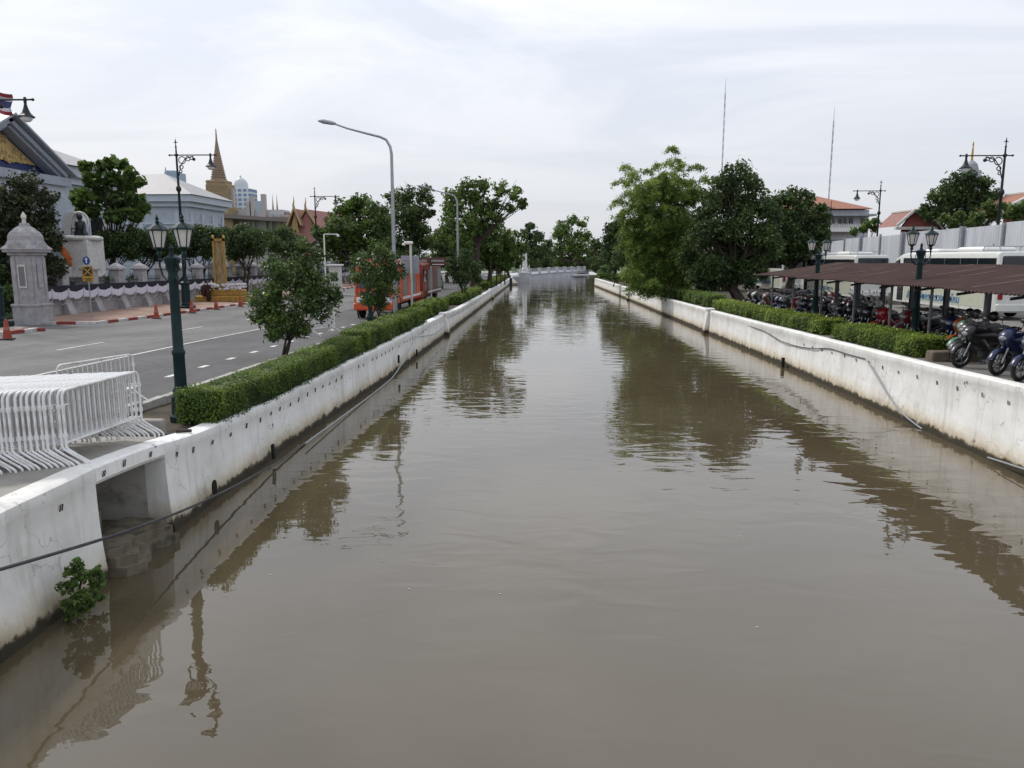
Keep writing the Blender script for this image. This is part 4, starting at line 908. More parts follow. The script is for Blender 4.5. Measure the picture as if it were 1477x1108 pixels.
# golden frame and its offering stand, person
q = atY(320, 432, 64); t = thing('portrait_display', 'tall narrow gilded frame with a standing panel on a stepped gold base', 'display', (q.x, 64, gL(64) + .13))
b = MB(); b.bev((.3, 0, .25), (4.6, 1.4, .5), .05); b.bev((.2, 0, .75), (3.6, 1.0, .5), .05); b.build('base', gold, t)
b = MB(); b.box((-.42, -.02, 3.1), (.16, .2, 4.2)); b.box((.42, -.02, 3.1), (.16, .2, 4.2)); b.box((0, -.02, 5.1), (1.0, .2, .2)); b.box((0, -.02, 1.1), (1.0, .2, .25)); b.ell((-.45, -.02, 5.3), (.12, .1, .2)); b.ell((.45, -.02, 5.3), (.12, .1, .2)); fr = b.build('frame', gold, t)
b = MB(); b.box((0, .03, 3.1), (.7, .05, 4.0)); b.build('panel', M('panel_ochre', (.36, .26, .14), .6, var=.45, scale=2.2, stretch=(1.6, 1, .6)), fr)
b = MB(); rr = random.Random(3)
for k in range(60): b.ell((rr.uniform(-1.5, 2.3), -.55 + rr.uniform(-.1, .3), 1.15 + rr.uniform(-.1, .3)), (.16, .14, .12), 6, 4)
tag(b.build('flower_row', M('white_flowers', (.6, .58, .6), .8, var=.2), None, loc=t.location), 'row of white flowers laid before the golden frame', 'flowers')
def person(label, loc, rz, robe, h=1.72):
    t = thing('person', label, 'person', loc, rz); k = h / 1.72
    b = MB(); b.lathe([(.1, .06), (.17, .1), (.2, .35), (.21, .65), (.19, .95), (.18, 1.12), (.2, 1.3), (.15, 1.42), (.06, 1.47)], (0, 0, 0), 14, sy=.72)
    b.tube([(.2, -.02, 1.36), (.31, -.08, 1.1), (.27, -.2, .92)], [.085, .075, .055], 8); b.tube([(-.2, -.02, 1.36), (-.3, -.08, 1.1), (-.24, -.2, .92)], [.085, .075, .055], 8); rb = b.build('robe', robe, t, True)
    skin = M('skin', (.27, .15, .095), .55, var=.06); hair = M('hair', (.012, .01, .009), .6)
    b = MB(); b.lathe([(.055, 1.42), (.052, 1.5), (.066, 1.54), (.085, 1.6), (.088, 1.66), (.075, 1.72), (.04, 1.755), (.0001, 1.765)], (0, -.02, 0), 12, sy=1.1)
    b.ell((0, -.118, 1.62), (.014, .02, .022), 6, 5); b.ell((.09, -.01, 1.625), (.014, .02, .032), 6, 5); b.ell((-.09, -.01, 1.625), (.014, .02, .032), 6, 5)
    for s in (-1, 1):
        b.tube([(s * .1, 0, .12), (s * .1, -.0, .05), (s * .1, -.12, .03)], [.05, .05, .035], 7)
        hx, hy, hz = s * .25, -.23, .9; b.ell((hx, hy, hz - .03), (.03, .018, .05), 8, 6)
        for j in range(4): b.tube([(hx - .024 + j * .016, hy, hz - .06), (hx - .024 + j * .016, hy - .01, hz - .1), (hx - .024 + j * .016, hy + .008, hz - .125 + abs(j - 1.5) * .008)], .008, 5)
        b.tube([(hx - s * .03, hy, hz - .03), (hx - s * .05, hy - .015, hz - .065)], .009, 5)
    b.build('body', skin, t, True)
    b = MB(); b.lathe([(.088, 1.6), (.098, 1.65), (.088, 1.73), (.05, 1.775), (.0001, 1.785)], (0, .005, 0), 12, sy=1.08); b.build('hair', hair, t, True)
    t.scale = (k, k, k); return t
q = gnd(301, 438); pt = person('person in a loose dark brown robe walking on the footway, holding a bulky brown bag', (q.x, q.y, gL(q.y) + .14), R(70), M('brown_robe', (.035, .016, .014), .85, var=.3))
b = MB(); b.ell((-.36, .12, .95), (.3, .26, .5), 14, 10); b.tube([(-.3, 0, 1.35), (-.15, -.1, 1.5), (.1, -.12, 1.3)], .02, 5)
tag(b.build('shoulder_bag', M('brown_bag', (.05, .02, .018), .8, var=.3, bump=.5), None, True, loc=(q.x, q.y, gL(q.y) + .14)), 'bulky dark brown bag carried by the person on the footway', 'bag')
# kiosk and white lamp arm beyond the round tree
q = atY(484, 400, 78); t = thing('guard_booth', 'small white guard booth with a flat roof across the road', 'booth', (q.x, 78, gL(78))); t.scale = (.62, .62, .78)
b = MB(); b.bev((0, 0, 1.9), (1.7, 1.7, 3.8), .03); b.build('walls', offwhite, t); b = MB(); b.bev((0, 0, 3.9), (2.3, 2.3, .22), .04); b.build('roof', white, t); b = MB(); b.box((0, -.86, 2.4), (1.1, .03, 1.1)); b.build('window', glassd, t)
q = atY(468, 360, 74); zt = atY(468, 338, 74).z - gL(74); t = thing('cctv_pole', 'thin white pole with a horizontal arm before the dark trees', 'pole', (q.x, 74, gL(74)))
b = MB(); b.tube([(0, 0, 0), (0, 0, zt)], .07, 6); b.build('post', white, t); b = MB(); b.tube([(0, 0, zt), (1.35, 0, zt)], .05, 6); b.bev((1.35, 0, zt - .14), (.2, .3, .2), .03); b.build('arm', white, t)

# ------------------------------------------------------------------ buildings, left
def windows(parent, wall, z0, z1, ys, X, wd, mat, arch=True, face='x'):
    for y in ys:
        b = MB(); pts = [(y - wd / 2, z0), (y + wd / 2, z0), (y + wd / 2, z1)] + ([(y + wd / 2 * math.cos(a), z1 + wd / 2 * math.sin(a)) for a in np.linspace(.2, math.pi - .2, 7)] if arch else []) + [(y - wd / 2, z1)]
        fp = [((p_[0] - y) * 1.16 + y, (p_[1] - z0) * 1.05 + z0 - .1) for p_ in pts]
        if face == 'x': b.prism(fp, X, X + .12, 'x')
        else: b.prism(fp, X, X - .12, 'y')
        f = b.build('window', trim, parent, world=True); b = MB()
        if face == 'x': b.prism(pts, X + .1, X + .135, 'x')
        else: b.prism(pts, X - .1, X - .135, 'y')
        b.build('pane', mat, f, world=True)
paneblue = M('blue_shutter', (.2, .26, .35), .5, var=.1)
def hip_roof(mb, x0, x1, y0, y1, z, h, ov=1.2, inset=None):
    x0 -= ov; x1 += ov; y0 -= ov; y1 += ov; w2 = (x1 - x0) / 2 if inset is None else inset; xm = (x0 + x1) / 2
    vs = [(x0, y0, z), (x1, y0, z), (x1, y1, z), (x0, y1, z), (xm, y0 + w2, z + h), (xm, y1 - w2, z + h)]
    mb.add(vs, [(0, 1, 4), (1, 2, 5, 4), (2, 3, 5), (3, 0, 4, 5), (3, 2, 1, 0)])
# hall at the right end
BX, BY = -50.0, 109.0; eave = 10.6
t = thing('palace_hall', 'pale blue hall with arched blue windows and hipped grey roof, right of the leafy tree', 'building', (BX - 12, BY, gL(110)))
BD = 12.4
b = MB(); b.box2((BX - 17, BY, -1), (BX, BY + BD, eave)); b.build('wall', palew, t, world=True)
x0, x1, y0, y1, zr = BX - 18.3, BX + 1.3, BY - 1.3, BY + BD + 1.3, eave + .86
b = MB(); b.add([(x0, y0, zr), (x1, y0, zr), (x1, y1, zr), (x0, y1, zr), (x0 + 6, (y0 + y1) / 2, zr + 3.5), (x1 - 7.2, (y0 + y1) / 2, zr + 3.5)], [(0, 1, 5, 4), (1, 2, 5), (2, 3, 4, 5), (3, 0, 4), (3, 2, 1, 0)]); rf = b.build('roof', roofg, t, world=True)
q = atY(263, 268, BY + 11); b = MB(); b.box((q.x, BY + 11, q.z - .8), (.9, .9, 2.6)); b.build('chimney', stone, rf, world=True)
b = MB(); b.box2((BX - 18, BY - 1.0, eave - .1), (BX + 1.0, BY + BD + 1.0, eave + .85)); b.box2((BX - 17.4, BY - .45, eave - .75), (BX + .45, BY + BD + .45, eave - .12)); b.box2((BX - 17.2, BY - .15, 7.4), (BX + .15, BY + BD + .15, 7.7)); b.build('cornice', trim, t, world=True)
windows(t, None, 3.2, 6.0, [BX - 5.4 - 6.2 * k for k in range(2)], BY, 3.0, paneblue, True, 'y')
windows(t, None, 3.2, 6.0, [BY + 3.2 + 5.4 * k for k in range(2)], BX, 2.2, paneblue)
b = MB()
for k in range(4): b.box((BX + .1, BY + .8 + 3.6 * k, 4), (.2, .6, 10))
for k in range(4): b.box((BX - 1.6 - 5.2 * k, BY - .1, 4), (.6, .2, 10))
b.build('pilasters', trim, t, world=True)
# main hall with the pedimented portico
AX = -47.5; eave = 10.8
t = thing('palace_hall', 'long pale hall with grey roof between the gold pediment and the leafy tree', 'building', (AX - 10, 84, gL(84)))
b = MB(); b.box2((AX - 24, 50, -1), (AX, 86, eave)); b.build('wall', palew, t, world=True)
b = MB(); hip_roof(b, AX - 24, AX, 50, 86, eave + .9, 5.6, 1.3); b.build('roof', roofg, t, world=True)
b = MB(); b.box2((AX - 24.8, 49.2, eave - .1), (AX + .9, 86.8, eave + .85)); b.box2((AX - 24.2, 49.6, eave - .8), (AX + .4, 86.4, eave - .12)); b.build('cornice', trim, t, world=True)
windows(t, None, 3.0, 6.2, [64 + 4.4 * k for k in range(5)], AX, 2.2, glassd)
t = thing('portico', 'pedimented portico with gold relief, blue band and grey roof at the left edge', 'building', (-40, 52, gL(52)))
PXX = -36.0; yc = 52.4; hw = 5.6; ze = 8.75; za = 11.75
bluep = M('royal_blue', (.015, .03, .12), .5)
b = MB(); b.prism([(yc - hw, ze), (yc + hw, ze), (yc, za)], PXX - .85, PXX - .8, 'x'); tp = b.build('tympanum', bluep, t, world=True)
b = MB(); b.prism([(yc - hw * .66, ze + .55), (yc + hw * .66, ze + .55), (yc, ze + .55 + (za - ze) * .64)], PXX - .8, PXX - .7, 'x'); 
rr = random.Random(40)
for k in range(70):
    v = rr.random() ** 1.4 * .86; hwv = hw * .64 * (1 - v) - .3
    if hwv < .1: continue
    y = yc + rr.uniform(-hwv, hwv); z = ze + .65 + v * (za - ze) * .64 * .95; b.torus((PXX - .7, y, z), rr.uniform(.1, .26), rr.uniform(.035, .06), 'x', 12, 5)
b.ell((PXX - .7, yc, ze + 1.3), (.12, .35, .5), 10, 8)
rl = b.build('gold_relief', M('gold_carving', (.36, .26, .11), .5, metal=.3, var=.9, scale=3.2, bump=1.0, dirt=(.09, .075, .055)), t, world=True)
b = MB(); th_ = math.atan2(za - ze, hw); sl_ = math.hypot(hw, za - ze)
for s in (-1, 1):
    for (dz, wdt, X) in ((.12, .34, .25), (-.2, .2, .0)):
        m1 = (PXX + X * .5 - .1, yc + s * hw / 2, (ze + za) / 2 + dz); b.box(m1, (.3 + X, sl_ + .5, wdt), rx=-s * th_)
    b.box((PXX - .55, yc + s * hw / 2, (ze + za) / 2 - .22), (.5, sl_ - .2, .1), rx=-s * th_)
b.build('rake_moulding', M('grey_blue_trim', (.33, .37, .43), .6), t, world=True)
b = MB()
for s in (-1, 1):
    y_in, y_out = yc, yc + s * (hw + .9); z_in, z_out = za + .42, ze - .08
    b.add([(PXX + .7, y_in, z_in), (PXX + .7, y_out, z_out), (PXX - 14, y_out, z_out), (PXX - 14, y_in, z_in), (PXX + .7, y_in, z_in + .16), (PXX + .7, y_out, z_out + .16), (PXX - 14, y_out, z_out + .16), (PXX - 14, y_in, z_in + .16)], [(0, 1, 2, 3), (4, 5, 6, 7), (0, 1, 5, 4), (1, 2, 6, 5), (2, 3, 7, 6), (3, 0, 4, 7)])
b.build('roof', M('portico_roof', (.33, .38, .43), .5), t, world=True)
b = MB(); b.box2((PXX - 12, yc - hw - .6, ze - .75), (PXX + .3, yc + hw + .6, ze - .12)); b.build('entablature', M('grey_blue_trim', (.33, .37, .43), .6), t, world=True)
b = MB(); b.box2((PXX - 12, yc - hw - .2, ze - 1.6), (PXX, yc + hw + .2, ze - .753)); b.build('frieze', palew, t, world=True)
for k in range(5):
    y = yc - hw + .6 + k * (2 * hw - 1.2) / 4; b = MB(); b.lathe([(.62, -.8), (.62, -.3), (.48, -.2), (.42, 6.2), (.55, 6.5), (.6, ze - 1.6)], (PXX - .7, y, 0), 14); b.build('column', palew, t, True, world=True)
b = MB(); b.box2((PXX - 12, yc - hw, -1), (PXX - 3.5, yc + hw, ze - 1.61)); b.build('wall', palew, t, world=True)
# flag
fo = atY(20, 141, 47); t = thing('flag', 'red, white and blue striped flag behind the bell lamp at the upper left', 'flag', (fo.x - 2.15, 47, gL(47)))
zf_ = atY(8, 140, 47).z - gL(47)
b = MB(); b.tube([(0, 0, 0), (0, 0, zf_ + 1.6)], .05, 8); b.build('pole', steel, t)
stripes = [((.33, .04, .05), 1), ((.6, .58, .6), 1), ((.03, .035, .11), 2), ((.6, .58, .6), 1), ((.33, .04, .05), 1)]
b = MB(); nx = 16; tot = 6; hh = 1.25; edges = [0, 1, 2, 4, 5, 6]
for si in range(5):
    b.cur = (0, 1, 2, 1, 0)[si]
    for k in range(nx):
        def fp(u, v): return (.05 + 1.95 * u, .16 * math.sin(u * 7 + v), zf_ + .62 - hh * v / tot - .42 * u + .1 * math.sin(u * 6))
        b.add([fp(k / nx, edges[si]), fp((k + 1) / nx, edges[si]), fp((k + 1) / nx, edges[si + 1]), fp(k / nx, edges[si + 1])], [(0, 1, 2, 3)])
b.build('cloth', [M('flag_red', (.3, .045, .06), .8), M('flag_white', (.55, .53, .56), .8), M('flag_blue', (.04, .045, .13), .8)], t, True)
# golden stupa
SY = 180; p0 = atY(318, 300, SY); sxx = p0.x
zz0 = lambda py: atY(319, py, SY).z
pxm = SY * 1.1 / FPX
stg = M('stupa_gold', (.31, .23, .13), .6, var=.2, scale=.6, stretch=(1, 1, 4)); stb = M('stupa_brown', (.34, .25, .185), .65, var=.25, scale=.5, stretch=(.2, .2, 9))
t = thing('golden_stupa', 'golden stupa with a tall ringed tapering spire behind the grey roofed hall', 'stupa', (sxx, SY, -.8))
b = MB(); b.box2((sxx - 14 * pxm, SY - 3, -1), (sxx + 22 * pxm, SY + 6, zz0(300))); b.bev((sxx + .3, SY, (zz0(300) + zz0(266)) / 2), (28 * pxm, 28 * pxm, zz0(266) - zz0(300)), .2); b.bev((sxx, SY, zz0(266) + .4), (25 * pxm, 25 * pxm, .8), .15); b.build('base', stg, t, world=True)
b = MB()
for k in range(16): a = 2 * math.pi * k / 16; b.tube([(sxx + 8.2 * pxm * math.cos(a), SY + 8.2 * pxm * math.sin(a), zz0(266) + .5), (sxx + 8.2 * pxm * math.cos(a), SY + 8.2 * pxm * math.sin(a), zz0(261) + .2)], .35, 6)
b.lathe([(7 * pxm, zz0(266)), (6.6 * pxm, zz0(260))], (sxx, SY, 0), 16); b.build('colonnade', stg, t, world=True)
b = MB(); prof = [(10 * pxm, zz0(261.5)), (10 * pxm, zz0(259.5))]; nR = 17
for k in range(nR):
    f = k / nR; y = 259.5 - (259.5 - 203) * f; r = (8.6 * (1 - f) ** 1.12 + 1.3) * pxm; r2 = r * .86; dy = (259.5 - 203) / nR
    prof += [(r, zz0(y)), (r * 1.02, zz0(y - dy * .45)), (r2, zz0(y - dy * .5)), (r2 * .98, zz0(y - dy * .97))]
prof += [(1.1 * pxm, zz0(200)), (.8 * pxm, zz0(192)), (.5 * pxm, zz0(186)), (.0001, zz0(185))]
b.lathe(prof, (sxx, SY, 0), 20); b.build('spire', stb, t, world=True)
# far towers
def px_block(mb, x0, x1, y0, y1, Y, dep=None):
    a = atY(x0, y1, Y); c = atY(x1, y0, Y); dp = dep or abs(c.x - a.x); mb.box2((a.x, Y, -1 if y1 > 300 else a.z), (c.x, Y + dp, c.z))
def grid_mat(name, colw, colg, sx, sz, fw=.45):
    m = bpy.data.materials.new(name); m.use_nodes = True; tt = m.node_tree; b = tt.nodes['Principled BSDF']; lk = tt.links.new
    g = nd(tt, 'ShaderNodeNewGeometry'); br = nd(tt, 'ShaderNodeTexBrick'); br.offset = 0; mp = nd(tt, 'ShaderNodeMapping'); mp.inputs['Rotation'].default_value = (R(90), 0, 0); lk(g.outputs['Position'], mp.inputs[0]); lk(mp.outputs[0], br.inputs['Vector'])
    br.inputs['Scale'].default_value = 1; br.inputs['Brick Width'].default_value = sx; br.inputs['Row Height'].default_value = sz; br.inputs['Mortar Size'].default_value = fw; br.inputs['Color1'].default_value = (*colg, 1); br.inputs['Color2'].default_value = (*[c * .9 for c in colg], 1); br.inputs['Mortar'].default_value = (*colw, 1)
    lk(br.outputs[0], b.inputs['Base Color']); b.inputs['Roughness'].default_value = .6; return m
twm = grid_mat('tower_grid', (.62, .64, .7), (.2, .27, .42), 4.2, 3.6, .8)
TYd = 620; t = thing('domed_tower', 'pale high-rise with a ribbed white dome beside the golden stupa', 'tower', (atY(347, 300, TYd).x, TYd, -1))
b = MB(); px_block(b, 337, 361, 272, 306, TYd); px_block(b, 361.5, 364, 284, 306, TYd - 4, 10); px_block(b, 333, 337, 280, 306, TYd - 3, 10); b.build('block', twm, t, world=True)
dc = atY(342, 268, TYd); dr = 9.6 * TYd * 1.05 / FPX
b = MB(); b.lathe([(dr * .95, dc.z - 3), (dr, dc.z)] + [(dr * math.cos(a), dc.z + dr * 1.25 * math.sin(a)) for a in np.linspace(.12, 1.45, 9)] + [(.8, dc.z + dr * 1.3), (.6, dc.z + dr * 1.5), (.0001, dc.z + dr * 1.6)], (dc.x, TYd + 8, 0), 20); b.build('dome', M('dome_white', (.6, .62, .67), .5), t, True, world=True)
t = thing('office_tower', 'light blue office tower with a spike behind the hall roof', 'tower', (atY(248, 260, 800).x, 800, -1))
b = MB(); px_block(b, 241, 258, 249, 310, 800); px_block(b, 244, 252, 246, 310, 802); b.build('block', M('pale_blue_glass', (.33, .43, .55), .4), t, world=True)  # tower block in its own plain light blue glass colour
b = MB(); a = atY(238.5, 241, 800); b.tube([(a.x, 800, 0), (a.x, 800, a.z - 8), (a.x, 800, a.z)], [2.2, 1.6, .3], 6); b.build('spike', M('spike_grey', (.42, .47, .55), .6), t, world=True)  # spike in one even blue-grey colour
t = thing('glass_building', 'low light blue glass building right of the domed tower', 'building', (atY(372, 300, 500).x, 500, -1))
b = MB(); px_block(b, 364.5, 379, 290, 306, 500); b.build('block', M('light_blue_glass', (.36, .47, .56), .3), t, world=True)
# temple gallery with columns and red gables
GY = 178; t = thing('temple_gallery', 'long low gallery with grey eaves and pale square columns behind the clipped trees', 'building', (atY(380, 310, GY).x, GY, -.8))
gx0, gx1 = atY(300, 310, GY).x, atY(432, 310, GY).x
b = MB(); b.box2((gx0, GY, atY(370, 318.5, GY).z), (gx1, GY + 8, atY(370, 313, GY).z)); b.prism([(gx0, atY(300, 313, GY).z), (gx1, atY(430, 322, GY).z), (gx1, atY(430, 318, GY).z), (gx0, atY(300, 306.5, GY).z)], GY - 2.5, GY - .05, 'y'); rfm = M('gallery_roof', (.22, .19, .18), .7, var=.2); b.build('eave', rfm, t, world=True)
b = MB(); px_block(b, 326, 412, 306, 330, GY + 3, 6); b.build('wall', M('gallery_wall', (.3, .2, .16), .8, var=.2), t, world=True)
b = MB(); px_block(b, 326, 408, 302.5, 304.6, GY + 2, 5); b.build('roof', M('gallery_top', (.5, .5, .52), .6), t, world=True)
for x0, x1, yt in ((333, 337, 301), (356, 361, 291), (362, 365, 283), (378.5, 382, 280), (389, 392, 309), (401, 404, 309), (412, 415, 310), (333, 336, 272)):
    b = MB(); px_block(b, x0, x1, yt, 335, GY + 1.2, 1.0); b.build('column', M('gallery_column', (.45, .42, .4), .7), t, world=True)
def thai_gable(label, x0, x1, ye, ya, Y, xr, face, roofc):
    t = thing('temple_roof', label, 'temple', (atY((x0 + x1) / 2, 320, Y).x, Y, -.8), group='red temple roofs with spired gables')
    a, c, ap = atY(x0, ye, Y), atY(x1, ye, Y), atY((x0 + x1) / 2, ya, Y); far = atY(xr, ye, Y).x - c.x
    b = MB(); b.prism([(a.x + .4, -1), (c.x - .4, -1), (c.x - .4, a.z), (ap.x, ap.z - .5), (a.x + .4, a.z)], Y, Y + .5, 'y'); b.build('gable_wall', face, t, world=True)
    b = MB(); dx = far * .75
    for s, e in ((1, c), (-1, a)):
        b.add([(ap.x, Y - .5, ap.z), (e.x + s * .5, Y - .5, e.z - .3), (e.x + s * .5 + dx, Y + 24, e.z - .3), (ap.x + dx, Y + 24, ap.z)], [(0, 1, 2, 3)])
    b.build('roof', roofc, t, world=True)
    b = MB()
    for s, e in ((1, c), (-1, a)): b.tube([(ap.x, Y - .55, ap.z + .1), (e.x + s * .5, Y - .55, e.z - .2), (e.x + s * 1.0, Y - .55, e.z + .3)], [.25, .2, .1], 5)
    b.tube([(ap.x, Y - .5, ap.z), (ap.x - .12, Y - .5, ap.z + .8), (ap.x + .06, Y - .5, ap.z + 1.6), (ap.x, Y - .5, ap.z + 2.5)], [.3, .22, .12, .03], 6); b.build('chofa', M('chofa_gold', (.4, .3, .18), .6), t, world=True)
pink = M('faded_red_tile', (.36, .17, .145), .75, var=.15, scale=2)
thai_gable('smaller ochre temple gable with a spired ridge, left of the distant bell lamp', 418, 432, 324, 301, 166, 440, M('ochre_wall', (.42, .27, .13), .7, var=.2), pink)
thai_gable('larger faded red temple gable and roof behind the distant bell lamp', 428, 456, 328, 302, 168, 492, M('faded_pink_wall', (.42, .2, .18), .7, var=.12), pink)
for px_ in (394, 400):
    q = atY(px_, 303, 230); b = MB(); b.lathe([(.5, 0), (.35, 2), (.12, 5.5), (.0001, 8)], (0, 0, 0), 8); tag(b.build('temple_spire', stb, None, loc=(q.x, 230, q.z - 3)), 'tiny pointed temple spire beyond the gallery roof, ' + ('left one' if px_ == 394 else 'right one'), 'spire', 'tiny spires over the gallery')

# ------------------------------------------------------------------ right bank: shelter
rustm = bpy.data.materials.new('rusty_sheet'); rustm.use_nodes = True
tt = rustm.node_tree; bb_ = tt.nodes['Principled BSDF']; g = nd(tt, 'ShaderNodeNewGeometry')
mpp = nd(tt, 'ShaderNodeMapping'); mpp.inputs['Scale'].default_value = (.35, 2.4, 1); tt.links.new(g.outputs['Position'], mpp.inputs[0])
nn = nd(tt, 'ShaderNodeTexNoise'); nn.inputs['Scale'].default_value = 2.2; nn.inputs['Detail'].default_value = 8; nn.inputs['Roughness'].default_value = .7; tt.links.new(mpp.outputs[0], nn.inputs['Vector'])
cc = nd(tt, 'ShaderNodeValToRGB'); e = cc.color_ramp.elements; e[0].position = .3; e[0].color = (.028, .016, .014, 1); e[1].position = .72; e[1].color = (.1, .048, .037, 1); x = e.new(.5); x.color = (.045, .019, .015, 1)
tt.links.new(nn.outputs[0], cc.inputs[0]); tt.links.new(cc.outputs[0], bb_.inputs['Base Color']); bb_.inputs['Roughness'].default_value = .75
SX0, SX1 = 11.75, 15.1; SY0, SY1 = 9.0, 40.5; EZ, RZ = 1.98, .47
eaveZ = lambda y: 1.62; ridgeZ = lambda y: 2.34
t = thing('bike_shelter', 'long parking shelter with a rusty brown corrugated roof over the motorbikes', 'shelter', (SX0, SY0, 0))
b = MB(); ny = int((SY1 - SY0) / .09)
xs_ = np.linspace(SX0 - .8, SX1, 4)
vs = []; fs = []
for i in range(ny + 1):
    y = SY0 + (SY1 - SY0) * i / ny; z_ = (.028 if i % 2 else -.028)
    for k, x in enumerate(xs_):
        f = (x - SX0) / (SX1 - SX0); vs.append((x + (.05 * math.sin(y * 1.3 + math.sin(y * .37) * 4) if k == 0 else 0), y, EZ + RZ * f + z_ + .02 * math.sin(y * .9 + k)))
for i in range(ny):
    for k in range(3): fs.append((i * 4 + k, i * 4 + k + 1, i * 4 + k + 5, i * 4 + k + 4))
b.add(vs, fs); b.cur = 1; rr = random.Random(12)
for k in range(16):
    y = SY0 + 2 + k * 1.9 + rr.uniform(-.4, .4); x0 = SX0 + rr.uniform(-.6, 1.2); x1 = min(SX1 - .05, x0 + rr.uniform(1.2, 2.6)); f0 = (x0 - SX0) / (SX1 - SX0); f1 = (x1 - SX0) / (SX1 - SX0)
    b.tube([(x0, y, EZ + RZ * f0 + .03), (x1, y + .1, EZ + RZ * f1 + .03)], .013, 4)
b.build('roof_sheet', [rustm, M('roof_lath', (.25, .17, .14), .8, var=.3)], t, True, world=True)
b = MB(); b.box2((SX0 - .04, SY0, EZ - .13), (SX0 + .04, SY1, EZ - .05)); b.box2((SX1 - .1, SY0, EZ + RZ - .13), (SX1 - .02, SY1, EZ + RZ - .05))
for k in range(14):
    y = SY0 + .1 + k * 2.38; za, zb = EZ - .16 - .11, EZ + RZ - .06
    b.add([(SX0 - .75, y, za), (SX0 - .75, y + .05, za), (SX1, y + .05, zb - .08), (SX1, y, zb - .08), (SX0 - .75, y, za + .07), (SX0 - .75, y + .05, za + .07), (SX1, y + .05, zb - .01), (SX1, y, zb - .01)], [(0, 1, 2, 3), (4, 5, 6, 7), (0, 1, 5, 4), (1, 2, 6, 5), (2, 3, 7, 6), (3, 0, 4, 7)])
b.build('rafters', darkiron, t, world=True)
postm = M('post_grey', (.16, .17, .175), .6, var=.25)
for y in (14.4, 17.6, 21.0, 23.9, 26.6, 29.7, 33.2, 36.9, 40.2):
    b = MB(); b.tube([(SX0 + .02, y, gR(y)), (SX0 + .02, y, EZ - .08)], .045, 8); b.build('front_post', postm, t, world=True)
for y in np.arange(13.2, 40.4, 2.7):
    b = MB(); b.box2((SX1 - .16, y - .08, gR(y) - .05), (SX1, y + .08, EZ + RZ - .1)); b.build('rear_post', darkiron, t, world=True)

